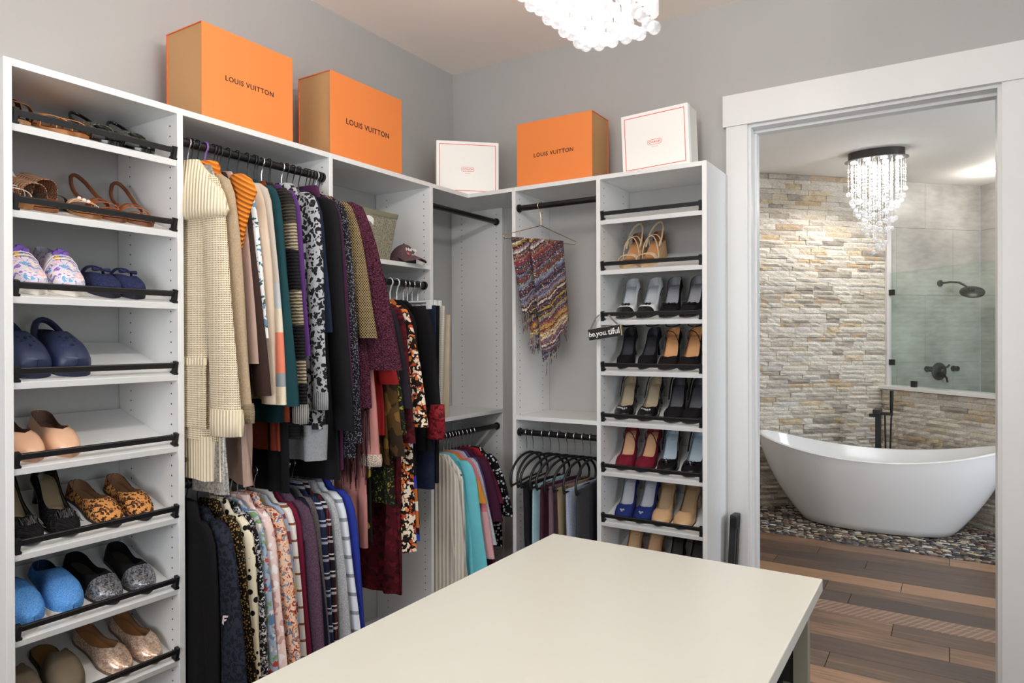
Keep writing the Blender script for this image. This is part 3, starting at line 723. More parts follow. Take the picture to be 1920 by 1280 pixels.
# recessed downlights in the bathroom ceiling
for x, y in ((.323, 7.0), (1.2, 5.0), (-1.5, 4.4)):
    k = thing('downlight', 'small recessed white downlight in the bathroom ceiling', 'downlight', (x, y, ZB), group='recessed bathroom downlights')
    MB().lathe([(.052, -.001), (.052, -.006), (.040, -.007)], 24).build('ring', TRIMW, k, smooth=40)
    MB().lathe([(.038, -.0065), (.038, -.0085)], 20).build('lens', BULB, k)
    plight(k, (0, 0, -.12), 10, (1, .93, .85), .03)
# closet chandelier over the island
root = thing('crystal_chandelier', 'rectangular crystal ball chandelier glowing above the closet island', 'chandelier', (-.663, 1.14, ZC))
MB().box(-.16, .16, -.48, .48, -.030, 0).build('ceiling_plate', plain('B9B9BB', .2, metal=1), root, bevel=.003)
MB().box(-.115, -.095, -.44, .44, -.26, -.24).box(.095, .115, -.44, .44, -.26, -.24).box(-.095, .095, -.44, -.42, -.26, -.24).box(-.095, .095, .42, .44, -.26, -.24).build('crystal_frame', plain('C9C9CB', .15, metal=1), root, bevel=.002)
for x in (-.105, .105):
    for y in (-.3, .3): MB().tube([(x, y, -.03), (x, y, -.242)], .004, 6).build('support_rod', CHROME, root)
CRY2 = crystal('crystal_lit', .62)
BALL = ball(.0155, 12, 8).mesh('crystal_ball', smooth=20); BALL.materials.append(CRY2)
PRI = MB().lathe([(.004, 0), (.011, .008), (.011, .36), (.004, .368)], 8).mesh('crystal_prism', smooth=10); PRI.materials.append(CRY2)
for i in range(6):
    for j in range(22):
        x = -.0875+i*.035; y = -.395+j*.0372
        edge = i in (0, 5) or j in (0, 21)
        zb = -.768 + (0 if edge else -.010+.006*((i+j) % 2))
        if edge and i in (0, 5) and j % 2: zb += .006
        b_ = link('crystal_ball', BALL, None, root); b_.location = (x, y, zb)
        if (edge and (i+j) % 2 == 0) or (i == 5 and j > 16):
            p_ = link('crystal_prism', PRI, None, root); p_.location = (x, y, zb+.022)
for y in (-.33, -.11, .11, .33):
    MB().lathe([(.006, -.30), (.012, -.31), (.012, -.35), (.004, -.36)], 10, Matrix.Translation((0, y, -.0))).build('bulb', BULB, root)
    plight(root, (0, y, -.45), 16, (1, .97, .94), .05)

for y in (-.25, .25):      # added upward spots to brighten the ceiling, standing in for crystal scatter
    d = bpy.data.lights.new('lamp_light', 'SPOT'); d.energy = 66; d.color = (1, .97, .94); d.spot_size = math.radians(168); d.spot_blend = .6; d.shadow_soft_size = .06
    o = bpy.data.objects.new('lamp_light', d); COL.objects.link(o); o.parent = root; o.location = (0, y, -.62); o.rotation_euler = (PI, 0, 0)
# ================================================================== SHOES
def interp(tab, s):
    for (a, va), (b, vb) in zip(tab, tab[1:]):
        if s <= b:
            f = (s-a)/(b-a) if b > a else 0; return va+(vb-va)*f
    return tab[-1][1]
def smooth_tab(tab, s):
    return (interp(tab, max(0, s-.02))+interp(tab, s)*2+interp(tab, min(1, s+.02)))/4 if .03 < s < .97 else interp(tab, s)
OUT = {'round': [(0, 0), (.01, .014), (.04, .024), (.14, .031), (.35, .029), (.5, .034), (.68, .043), (.82, .040), (.91, .032), (.97, .019), (.99, .011), (1, 0)],
       'point': [(0, 0), (.01, .014), (.04, .023), (.14, .029), (.35, .026), (.5, .032), (.66, .040), (.80, .031), (.91, .017), (.97, .008), (1, 0)],
       'square': [(0, 0), (.01, .016), (.04, .026), (.14, .032), (.35, .031), (.5, .036), (.70, .044), (.88, .040), (.95, .034), (.985, .024), (1, 0)]}
SS_ = [0, .008, .025, .05, .09, .14, .20, .27, .34, .41, .47, .52, .57, .61, .65, .70, .75, .80, .85, .90, .935, .965, .985, .996, 1]
class Shoe:
    """parts of one shoe; x across, y from heel to toe (toe at y = 0, heel at -L), z up from the shelf"""
    def __init__(s, L=.245, wide=1.0, heel=.0, toe='round', thick=.006, plat=0.0):
        s.L, s.wd, s.h, s.toe, s.th, s.pl = L, wide, heel, toe, thick, plat; s.parts = []
    def w(s, t): return smooth_tab(OUT[s.toe], t)*s.wd
    def zb(s, t):
        if t < .16: e = 1
        elif t < .64: u = (t-.16)/.48; e = 1-(u*u*(3-2*u))
        else: e = 0
        return s.pl+s.th+s.h*e+(.005*max(0, (t-.86)/.14)**2)
    def y(s, t): return -s.L*(1-t)
    def add(s, nm, mb, mat, smooth=60, label=None): s.parts.append((nm, mb.mesh(nm, smooth=smooth), mat, label)); return s
    def sole(s, mat, kind='thin'):
        rings = []
        for t in SS_:
            w = max(s.w(t), .0012)*1.03; zt = s.zb(t)+.001; zl = zt-s.th-.001 if kind != 'wedge' else 0
            if kind == 'flat': zl = 0
            if kind == 'wedge' and s.pl == 0: zl = min(zl, s.zb(t)-s.th)
            y = s.y(t)+(.003 if t > .99 else (-.003 if t < .01 else 0))
            rings.append([Vector((-w, y, zl)), Vector((w, y, zl)), Vector((w, y, zt)), Vector((-w, y, zt))])
        return s.add('sole', MB().loft(rings), mat, 40)
    def insole(s, mat, k=.90):
        V = []; F = []
        for t in SS_[1:-1]:
            w = s.w(t)*k; V += [(-w, s.y(t), s.zb(t)+.0035), (0, s.y(t), s.zb(t)+.0028), (w, s.y(t), s.zb(t)+.0035)]
        n = len(SS_)-2
        for i in range(n-1): F += [(3*i, 3*i+1, 3*i+4, 3*i+3), (3*i+1, 3*i+2, 3*i+5, 3*i+4)]
        return s.add('insole', MB().add(V, F), mat)
    def heel(s, mat, kind='stiletto'):
        z = s.zb(.08)-s.th; y0 = s.y(.0); L = s.L
        if kind == 'stiletto': pr = [(0, .006, .004, y0+.012), (.35, .006, .006, y0+.012), (.75, .011, .012, y0+.020), (1, .025, .026, y0+.030)]
        elif kind == 'block': pr = [(0, .024, .020, y0+.024), (.6, .025, .022, y0+.026), (1, .028, .028, y0+.032)]
        else: pr = [(0, .012, .010, y0+.016), (.6, .014, .013, y0+.018), (1, .026, .027, y0+.031)]
        rings = [[Vector((hx*math.cos(q*PI/5), cy+hy*math.sin(q*PI/5), z*f)) for q in range(10)] for f, hx, hy, cy in pr]
        return s.add('heel', MB().loft(rings), mat)
    def upper(s, mat, lining=None, sv=.62, g=44, H=None, back=0.0, nm='upper', puff=1.0, tend=1.0, lab=None):
        """closed vamp from sv to the toe, open topline behind it; back > 0 leaves the heel out (mule)"""
        H = H or [(0, .058), (.08, .056), (.25, .044), (.40, .038), (.55, .048), (.70, .046), (.85, .034), (.95, .024), (1, .016)]
        K = 9
        def surf(ins):
            V = []; F = []; S_ = [t for t in SS_ if back-.001 <= t <= tend+.001]
            for t in S_:
                gg = 0
                if t < sv: gg = g*(1 if t < sv*.45 else math.sqrt(max(0, 1-((t-sv*.45)/(sv*.55))**2)))
                if back > 0 and t < back+.12: pass
                ae = math.radians(90-gg); w = max(s.w(t)*puff-ins, .0006); h = max(interp(H, t)-ins*.5, .002)
                y = s.y(t)+(ins if t < .01 else (-ins if t > .99 else 0))
                row = []
                for side in (-1, 1):
                    for k in range(K):
                        a = ae*k/(K-1); row.append((side*w*math.cos(a)**.55 if a < PI/2-1e-4 else 0, y, s.zb(t)+h*math.sin(a)**.85))
                V += row
            n = 2*K
            for i in range(len(S_)-1):
                for sd in (0, 1):
                    for k in range(K-1):
                        a = i*n+sd*K+k; F.append((a, a+1, a+n+1, a+n))
            return MB().add(V, F)
        s.add(nm, surf(0), mat, 70, lab)
        if lining: s.add('lining', surf(.0022), lining, 70)
        return s
    def cross(s, t0, t1, h, wd, mat, nm='strap', lift=0):
        """flat band over the foot from the left edge at t0 to the right edge at t1"""
        rg = []
        for k in range(13):
            f = k/12; t = t0+(t1-t0)*f; a = PI*f; w = s.w(t)*1.02
            c = Vector((-w*math.copysign(abs(math.cos(a))**.7, math.cos(a)), s.y(t), s.zb(t)+lift+h*math.sin(a)**.8))
            tn = Vector((math.sin(a)*.9+.1, 0, math.cos(a))); nrm = Vector((-math.cos(a), 0, math.sin(a)))
            yv = Vector((0, 1, 0))
            rg.append([c-yv*wd/2-nrm*.0008, c+yv*wd/2-nrm*.0008, c+yv*wd/2+nrm*.0012, c-yv*wd/2+nrm*.0012])
        return s.add(nm, MB().loft(rg), mat, 60)
    def ankle(s, z, r, mat, wd=.006, yc=None, ry=None, tilt=0, nm='ankle_strap'):
        yc = s.y(.16) if yc is None else yc; ry = ry or r*1.15; pts = []
        for k in range(20):
            a = k*2*PI/20; pts.append((r*math.cos(a), yc+ry*math.sin(a), s.zb(.1)+z+tilt*math.sin(a)))
        return s.add(nm, MB().tube(pts, wd/2, 6, loop=True), mat)
    def sling(s, mat, z=.062, wd=.005):
        pts = []
        for k in range(15):
            f = k/14; a = PI*f; t = .46-.46*math.sin(a)**.7
            pts.append((-.034*math.cos(a)*s.wd, s.y(t)-(.004 if abs(f-.5) < .2 else 0), s.zb(t)+.028+z*math.sin(a)**1.2-.028*math.sin(a)))
        return s.add('sling_strap', MB().tube(pts, wd/2, 6), mat)
    def bow(s, t, z, mat, sz=.020):
        m = MB(); y = s.y(t); zz = s.zb(t)+z
        for sd in (-1, 1):
            rg = [[Vector((sd*sz*u, y+rr*math.cos(q*PI/4), zz+.004+rr*.6*math.sin(q*PI/4))) for q in range(8)] for u, rr in ((.05, .003), (.5, .008), (.95, .010), (1.05, .004))]
            m.loft(rg)
        m.loft([[Vector((.004*math.cos(q*PI/4), y+u, zz+.005+.005*math.sin(q*PI/4))) for q in range(8)] for u in (-.006, .006)])
        return s.add('bow', m, mat)
    def studs(s, pts, r, mat, nm='jewel'):
        m = MB()
        for x, t, z in pts:
            bb = ball(r, 6, 4); m.add([(p[0]+x, p[1]+s.y(t), p[2]+s.zb(t)+z) for p in bb.v], bb.f)
        return s.add(nm, m, mat, 30)
def put(sh, label, spots, group, cat='shoe', nm='shoe'):
    for M in spots:
        r = thing(nm, label, cat, M=M, group=group)
        for pn, me, mat, lb in sh.parts:
            o = link(pn, me, mat, r, lb)
def LS(k, y, back=.012, yaw=0, dz=0):
    """spot on shelf k of the tower on the left wall: toe point y along the wall"""
    fx, fz = Vector((CS, 0, -SS)), Vector((SS, 0, CS)); P = Vector((XF-.002, y, 1.974-.2205*k)) - fx*(back+.012) + fz*.0005
    return frame((0, 1, 0), -Vector((-CS, 0, SS)), fz, P) @ Matrix(((-1, 0, 0, 0), (0, 1, 0, 0), (0, 0, 1, 0), (0, 0, 0, 1))) @ Matrix.Translation((0, 0, dz)) @ Matrix.Rotation(math.radians(yaw), 4, 'Z')
def BS(k, x, back=.012, yaw=0, dz=0):
    fx, fz = Vector((0, -CS, -SS)), Vector((0, -SS, CS)); P = Vector((x, YFR+.002, 1.938-.2205*k)) - fx*(back+.012) + fz*.0005
    return frame((-1, 0, 0), fx, fz, P) @ Matrix.Translation((0, 0, dz)) @ Matrix.Rotation(math.radians(yaw), 4, 'Z')
def leather(h, r=.35, coat=0): return plain(h, r, coat=coat)
SUBLK = fab('plain', '121013'); TAN = leather('C79A70', .45); NUDE = leather('E3B595', .18, .6); BRN = leather('8A5A38', .4); BLKL = leather('0F0E10', .22, .4); GREYIN = leather('8F9096', .5); INB = leather('2A2523', .6)
PATENT = leather('141215', .08, .8)
LG = 'pairs of shoes on the slanted wall tower'; BG = 'pairs of pumps on the tower by the door'
# ---- left tower
s = Shoe(wide=.98); s.sole(TAN, 'flat').insole(leather('5B3B28')).cross(.52, .56, .035, .030, fab('sequin', 'B98A72', '6E4A3C')).cross(.72, .76, .028, .020, BRN).sling(BRN, .060, .010)
put(s, 'copper sequinned flat sandal on the highest slanted shoe shelf', [LS(0, .835, .02), LS(0, .862, .05, 6, .018)], LG)
s = Shoe(); s.sole(leather('B87A45', .5), 'flat').insole(leather('C98B52')).cross(.60, .78, .034, .014, leather('C4823F')).cross(.78, .60, .034, .014, leather('C4823F'))
put(s, 'tan crossed-strap flat sandal beside the black glitter sandals', [LS(0, .940, .015, 3), LS(0, .985, .035, -5)], LG)
s = Shoe(wide=1.05); s.sole(BLKL, 'flat').insole(BLKL).cross(.56, .56, .042, .052, fab('sequin', '101012', 'B9B49C')).cross(.76, .76, .030, .026, fab('sequin', '101012', '8E8A78')).sling(BLKL, .055, .010)
put(s, 'black glitter slide sandal with wide sparkling bands', [LS(0, 1.075, .015, 2), LS(0, 1.165, .012, -3)], LG)
s = Shoe(toe='round', heel=.03, thick=.012); s.sole(leather('A8794F', .7), 'wedge').insole(TAN).cross(.58, .62, .035, .014, leather('D8D4CC', .25)).cross(.74, .70, .032, .012, leather('D8D4CC', .25)).sling(leather('D8D4CC', .3), .07, .007)
put(s, 'silver-strapped low wedge sandal at the tower side panel', [LS(1, .838, .015)], LG)
s = Shoe(wide=1.1); s.sole(leather('8E5A34', .6), 'flat').insole(leather('B87440')).cross(.50, .54, .058, .085, fab('weave', 'C79C7E', '8E6A52')).cross(.80, .80, .022, .012, INB)
put(s, 'slide sandal with a wide woven tan band over the foot', [LS(1, .905, .02, 10), LS(1, .950, .06, 12, .012)], LG)
s = Shoe(); s.sole(leather('9A6A40', .6), 'flat').insole(leather('A8703F')).cross(.55, .72, .034, .018, leather('D9B38A', .4)).cross(.72, .66, .030, .014, leather('D9B38A', .4)).studs([(0, .68, .034), (.01, .64, .036), (-.01, .70, .032)], .006, plain('E9E4DA', .1))
put(s, 'flat tan sandal with a pale jewelled strap', [LS(1, 1.005, .012, -8)], LG)
s = Shoe(wide=1.02); s.sole(leather('7A4526', .5), 'flat').insole(leather('9B5C34')).cross(.50, .58, .040, .018, leather('8C4F2A')).cross(.68, .62, .036, .016, leather('A45F33')).cross(.80, .80, .026, .016, leather('8C4F2A')).sling(leather('6E3D22'), .085, .012)
put(s, 'brown leather gladiator sandal with buckled ankle strap', [LS(1, 1.090, .02, 6, .0), LS(1, 1.160, .012, -6)], LG)
SNK = fab('print', 'E4DAE8', '8F6FB5', 'F2E6C8', '6FA7C9', 'E8B9C6', sc=2.2)
s = Shoe(wide=1.10, thick=.018); s.sole(leather('EFE8DA', .6), 'flat').upper(SNK, leather('D8CFE2'), sv=.50, g=30, H=[(0, .075), (.2, .070), (.40, .072), (.5, .080), (.62, .062), (.75, .046), (.9, .034), (1, .020)]).studs([(0, .50, .080), (.012, .53, .074), (-.012, .53, .074)], .011, leather('7A58B0'), 'charm').studs([(.015, .60, .064)], .009, leather('E7B23C'), 'charm')
s.cross(.62, .62, .068, .006, leather('F4F0F4'), 'lace').cross(.57, .57, .074, .006, leather('F4F0F4'), 'lace')
put(s, 'lavender patchwork knit sneaker with purple charms', [LS(2, .866, .012, 2), LS(2, .958, .012, -2)], LG)
NVY = fab('heather', '161A33', '2C3358')
s = Shoe(wide=1.04, thick=.014); s.sole(leather('17172A', .7), 'flat').insole(leather('20223A')).upper(NVY, leather('15172A'), sv=.66, g=48, H=[(0, .05), (.3, .034), (.6, .042), (.8, .036), (1, .018)], back=.45).bow(.62, .044, NVY, .024).cross(.40, .44, .046, .020, NVY)
put(s, 'navy fabric mule with a ruched band beside the patchwork sneakers', [LS(2, 1.060, .012, -4), LS(2, 1.128, .012, -10)], LG)
CL = leather('232B48', .45)
s = Shoe(wide=1.22, thick=.016, toe='square'); s.sole(leather('1E2540', .6), 'flat').upper(CL, leather('1A2036'), sv=.46, g=40, H=[(0, .060), (.25, .062), (.42, .078), (.55, .074), (.75, .064), (.9, .050), (1, .032)])
s.sling(CL, .075, .018); s.studs([(x*.5, t, z) for x, t, z in ((-.03, .72, .063), (.03, .72, .063), (0, .80, .060), (-.03, .62, .069), (.03, .62, .069), (0, .66, .071))], .0045, leather('0A0D18', .8), 'vent_hole')
s.studs([(-.028, .93, .022), (.028, .93, .022), (0, .965, .018)], .008, leather('0A0D18', .8), 'toe_vent')
put(s, 'navy blue rubber clog with vent holes and heel strap', [LS(3, .862, .012), LS(3, .962, .012, -2)], LG)
s = Shoe(heel=.0, thick=.008); s.sole(leather('B98A6E', .6), 'flat').insole(leather('9B765F', .6)).upper(NUDE, leather('7E6355', .6), sv=.66, g=50)
put(s, 'glossy nude patent ballet flat standing alone on its shelf', [LS(4, .862, .012, 2), LS(4, .948, .012, -3)], LG)
s = Shoe(heel=.075, toe='round', thick=.004); s.sole(BLKL).insole(leather('8E7F63', .3)).upper(fab('weave', '1A181A', '0A0A0B'), BLKL, sv=.66, g=52).heel(BLKL, 'cone').studs([(0, .30, .004)], .0001, BLKL, 'size_label')
fr_ = MB(); rr = random.Random(9)
for k in range(60):
    a = -1+2*k/59; x = .040*a; t_ = .70-.05*a*a; fr_.tube([(x, s.y(t_), s.zb(t_)+.040*(1-abs(a)**3)+.004), (x*1.1+rr.uniform(-.004, .004), s.y(t_+.06), s.zb(t_)+.046*(1-abs(a)**3)+rr.uniform(.002, .010)), (x*1.2+rr.uniform(-.006, .006), s.y(t_+.13), s.zb(t_)+.030*(1-abs(a)**3)+rr.uniform(0, .010))], .0011, 3)
s.add('fringe', fr_, BLKL, 30)
lb = MB().box(-.011, .011, s.y(.22), s.y(.42), s.zb(.3)+.004, s.zb(.3)+.005); s.parts = [p for p in s.parts if p[0] != 'size_label']
put(s, 'black woven peep pump with fringe across the toe', [LS(5, .858, .012, 2), LS(5, .948, .012, -2)], LG)
LEO = fab('leopard', 'C98B4E', '2A1A12', '6B3F22', sc=2.0)
s = Shoe(thick=.007, toe='round'); s.sole(INB, 'flat').insole(leather('A98566', .6)).upper(LEO, leather('8E6A4E', .6), sv=.64, g=50)
put(s, 'leopard print ballet flat next to the fringed black pumps', [LS(5, 1.070, .012, 3), LS(5, 1.158, .012, -3)], LG)
BLU = fab('heather', '3D78BE', '6BA4DC', sc=1.5)
s = Shoe(wide=1.14, thick=.016); s.sole(leather('E3DCCB', .7), 'flat').insole(leather('22324E')).upper(BLU, leather('1E2C48'), sv=.40, g=36, H=[(0, .040), (.2, .036), (.36, .056), (.5, .064), (.7, .056), (.88, .042), (1, .022)])
put(s, 'sky blue terry house slipper with a pale sole', [LS(6, .852, .012), LS(6, .948, .012, -3)], LG)
GLT = fab('sequin', '2E2C30', 'A9A9AE', sc=1.2)
s = Shoe(wide=1.08, thick=.008); s.sole(INB, 'flat').insole(fab('stripes', 'B9A77E', '3A352C', sc=.35)).upper(SUBLK, SUBLK, sv=.62, g=48).upper(GLT, None, sv=.55, g=30, nm='toe_cap', puff=1.02, back=.66, H=[(0, .05), (.55, .050), (.70, .049), (.85, .037), (.95, .027), (1, .019)])
put(s, 'black flat with a grey glitter toe and striped insole', [LS(6, 1.065, .012, 4), LS(6, 1.160, .012, -3)], LG)
TPE = fab('plain', '6E6251')
s = Shoe(wide=1.12, thick=.010); s.sole(leather('3A3229', .7), 'flat').insole(leather('8A6A3A', .5)).upper(TPE, leather('4A4036'), sv=.50, g=34, back=.46, H=[(0, .05), (.45, .060), (.6, .062), (.75, .052), (.9, .038), (1, .02)])
put(s, 'taupe suede backless mule on the lowest shelf in view', [LS(7, .850, .012), LS(7, .952, .012, -3)], LG)
RHI = fab('sequin', 'B98E72', 'F0DCC8', sc=1.0)
s = Shoe(thick=.007); s.sole(leather('6E5646'), 'flat').insole(leather('C08A58', .5)).upper(RHI, leather('9A7352', .5), sv=.66, g=52)
put(s, 'champagne rhinestone ballet flat beside the taupe mules', [LS(7, 1.098, .012, 6), LS(7, 1.185, .012, 0)], LG)
# ---- back tower
CRM = leather('D9C4A4', .5)
s = Shoe(heel=.055, thick=.012, wide=.95, plat=.006); s.sole(leather('C9A87C', .8), 'wedge').insole(leather('C08B5C')).cross(.74, .80, .030, .030, CRM).cross(.30, .60, .075, .010, CRM).cross(.60, .30, .075, .010, CRM).sling(CRM, .080, .009)
s.upper(leather('7A4A2C'), None, sv=.3, g=60, H=[(0, .075), (.08, .07), (.2, .03), (1, .03)], nm='heel_counter', tend=.15)
put(s, 'cream cross-strap wedge sandal alone on its shelf by the scarf', [BS(1, -1.190, .012, 2), BS(1, -1.108, .012, -2)], BG)
def pump(body, inn, heel=.085, toe='round', kind='stiletto', sv=.68, g=54, L=.225, **k):
    s = Shoe(L=L, heel=heel, thick=.004, toe=toe, wide=1.04); s.sole(INB).insole(inn).upper(body, k.get('lin', inn), sv=sv, g=g, H=[(0, .062), (.08, .058), (.25, .044), (.40, .036), (.55, .040), (.70, .042), (.85, .032), (.95, .024), (1, .016)]).heel(k.get('hm', body), kind); return s
WHT = leather('E2E4E4', .3)
s = pump(WHT, leather('B9BDC2', .4)); s.upper(PATENT, None, sv=.3, g=0, back=.80, nm='toe_cap', puff=1.03, H=[(0, .05), (.80, .040), (.9, .031), (1, .018)]).bow(.70, .040, BLKL, .018)
put(s, 'white pump with a black cap toe and small bow', [BS(2, -1.203, .012, 3), BS(2, -1.112, .012, -2)], BG)
s = pump(SUBLK, GREYIN); s.bow(.73, .038, SUBLK, .028)
put(s, 'black pump with a wide satin bow beside the white cap-toe pair', [BS(2, -1.005, .012, 3), BS(2, -.922, .012, -3)], BG)
s = pump(SUBLK, leather('35343A', .4), toe='point'); s.ankle(.062, .030, SUBLK, .006)
put(s, 'pointed black suede pump with ankle strap behind the hanging sign', [BS(3, -1.210, .012, 4), BS(3, -1.118, .012, -2)], BG)
s = pump(SUBLK, leather('D39E6C', .45), sv=.74, g=56, lin=leather('D39E6C', .45)); s.ankle(.060, .032, BLKL, .006).cross(.42, .28, .070, .005, BLKL)
put(s, 'open black pump with tan lining and a thin ankle strap', [BS(3, -1.010, .012, 3), BS(3, -.926, .012, -2)], BG)
s = pump(PATENT, leather('A99A80', .35), toe='round', sv=.72, g=56); s.sling(BLKL, .070).studs([(x, .80+.02*math.sin(i), .036) for i, x in enumerate((-.02, -.012, -.004, .004, .012, .02))], .004, plain('E6E6EA', .08, metal=.6))
put(s, 'black patent slingback with a jewelled toe and gold insole', [BS(4, -1.215, .012, 2), BS(4, -1.110, .012, -3)], BG)
s = pump(SUBLK, leather('4A4B52', .4)); s.sling(SUBLK, .072, .007).cross(.62, .74, .040, .010, SUBLK)
put(s, 'dull black slingback sandal beside the jewelled slingbacks', [BS(4, -.985, .012, 3), BS(4, -.912, .012, -2)], BG)
BUR = fab('plain', '6B1426')
s = pump(BUR, leather('D8A980', .45), sv=.70, lin=leather('7A2A34')); s.ankle(.064, .031, fab('plain', '4A0F1C'), .006).cross(.44, .30, .072, .005, fab('plain', '4A0F1C'))
put(s, 'burgundy suede pump with tan insole and thin straps', [BS(5, -1.208, .012, 3), BS(5, -1.122, .012, -3)], BG)
s = pump(BLKL, leather('A9BAC6', .4), sv=.72, g=56); s.sling(BLKL, .072, .007).bow(.76, .036, SUBLK, .020).studs([(0, .78, .042)], .005, CHROME)
put(s, 'black slingback pump with pale blue insole and bow', [BS(5, -1.015, .012, 3), BS(5, -.915, .012, -3)], BG)
s = pump(fab('plain', '1B2A66'), leather('B9BCC4', .3), lin=leather('A9ACB4', .3)); s.studs([(-.006, .84, .034), (.006, .84, .034), (0, .87, .032)], .005, plain('E6E6F0', .08, metal=.6))
put(s, 'royal blue suede pump with silver insole and jewel', [BS(6, -1.212, .012, 3), BS(6, -1.128, .012, -2)], BG)
s = pump(leather('C8A47C', .16, .6), leather('A98D6C', .4), kind='block', heel=.075)
put(s, 'glossy beige patent pump beside the royal blue pair', [BS(6, -1.042, .012, 2), BS(6, -.950, .012, -3)], BG)
s = pump(leather('B58C66', .4), leather('C9A57E'), kind='cone')
put(s, 'matte nude pump on the lowest shelf seen over the island', [BS(7, -1.190, .012, 2), BS(7, -1.105, .012, -2)], BG)
s = pump(SUBLK, INB, toe='point', kind='cone')
put(s, 'plain black pump beside the matte nude pair', [BS(7, -.990, .012, 2), BS(7, -.912, .012, -2)], BG)
# ---- island cubby
def IS(y, z, yaw=0): return frame((0, -1, 0), (1, 0, 0), (0, 0, 1), (ISX1-.06, y, z)) @ Matrix.Rotation(math.radians(yaw), 4, 'Z')
s = pump(fab('plain', 'B3202A'), leather('5A1A1E'), heel=.085)
put(s, 'bright red pump inside the island cubby', [IS(1.275, .701, 4), IS(1.185, .701, -4)], 'shoes in the island cubbies')
s = pump(SUBLK, INB, heel=.085)
put(s, 'black pump inside the island cubby near the red pair', [IS(1.47, .701, 4), IS(1.375, .701, -4)], 'shoes in the island cubbies')
# ================================================================== CLOTHES AND HANGERS
# local frame of a garment: origin on the rod axis, x towards the room, y along the rod, z up
def ringpts(w, t, z, n, fold, nf, ph, W, skew=0, e=.5):
    out = []
    for q in range(n):
        a = q*2*PI/n; c, s_ = math.cos(a), math.sin(a)
        x = w*math.copysign(abs(c)**e, c); y = t*math.copysign(abs(s_)**.8, s_)
        y += fold*math.sin(nf*PI*x/W+ph+z*2.2)+fold*.5*math.sin(2.3*nf*PI*x/W+ph*1.7)
        x += fold*.9*math.sin(3*a+ph+z*4)
        out.append(Vector((x+skew, y, z)))
    return out
def body(W, L, th, neck=.06, z0=-.080, drop=.075, flare=1.0, fold=.007, nf=4, ph=0., skew=0, hem=0, zt=None, n=34, dx=0.):
    """hanging body: neck, sloping shoulders, then folds down to the hem"""
    m = MB(); rings = []
    prof = [(z0+.004, neck*.5, th*.35), (z0, neck, th*.6), (z0-drop*.35, neck+(W-neck)*.42, th*.75), (z0-drop*.75, neck+(W-neck)*.82, th*.85), (z0-drop-.02, W, th*.95)]
    K = 15; zs = z0-drop-.02
    for k in range(1, K+1):
        f = k/K; prof.append((zs+(-L-zs)*f, W*(1+(flare-1)*f), th*(1+.15*f)))
    for i, (z, w_, t_) in enumerate(prof):
        f = max(0, (zs-z)/(L+zs)) if L+zs > 0 else 0
        wav = hem*math.sin(ph)*f
        rings.append(ringpts(w_, t_, z, n, fold*min(1, .15+f*1.3), nf, ph, W*1.0, skew*f+dx))
    if hem:
        for p in rings[-1]: p.z += hem*math.sin(p.x/W*2.6+ph)
    return m.loft(rings)
def tubeshape(path, n=16, fold=.003, ph=0.):
    """path: (x, y, z, rx, ry)"""
    rings = []
    for i, (x, y, z, rx, ry) in enumerate(path):
        rings.append([Vector((x+(rx+fold*math.sin(3*a+ph+z*9))*math.cos(a), y+(ry+fold*.6*math.sin(2*a+ph+z*7))*math.sin(a), z)) for a in [q*2*PI/n for q in range(n)]])
    return MB().loft(rings)
def sleeve(W, ln, r0, r1, side=1, z0=-.150, out=.0, dy=0., ph=0., bend=0.0, ty=.36):
    path = []; K = 11
    path.append((side*(W-.050), 0, z0+.042, .030, .014))
    path.append((side*(W-.030), dy*.1, z0+.022, r0*.95, r0*ty))
    for k in range(K+1):
        f = k/K; z = z0-.02+(-ln-z0+.02)*f; r = r0+(r1-r0)*f
        path.append((side*(W-.012+out*f**.8+bend*math.sin(PI*f)), dy*f, z, r, r*ty))
    return tubeshape(path, 16, .0035, ph)
def band(W, th, z0, z1, grow=.003, ph=0., fold=.006, nf=4, n=34, skew=0, dx=0.):
    rings = [ringpts(W+grow, th+grow, z0+(z1-z0)*k/4, n, fold, nf, ph, W, skew+dx) for k in range(5)]
    return MB().loft(rings)
_hang = {}
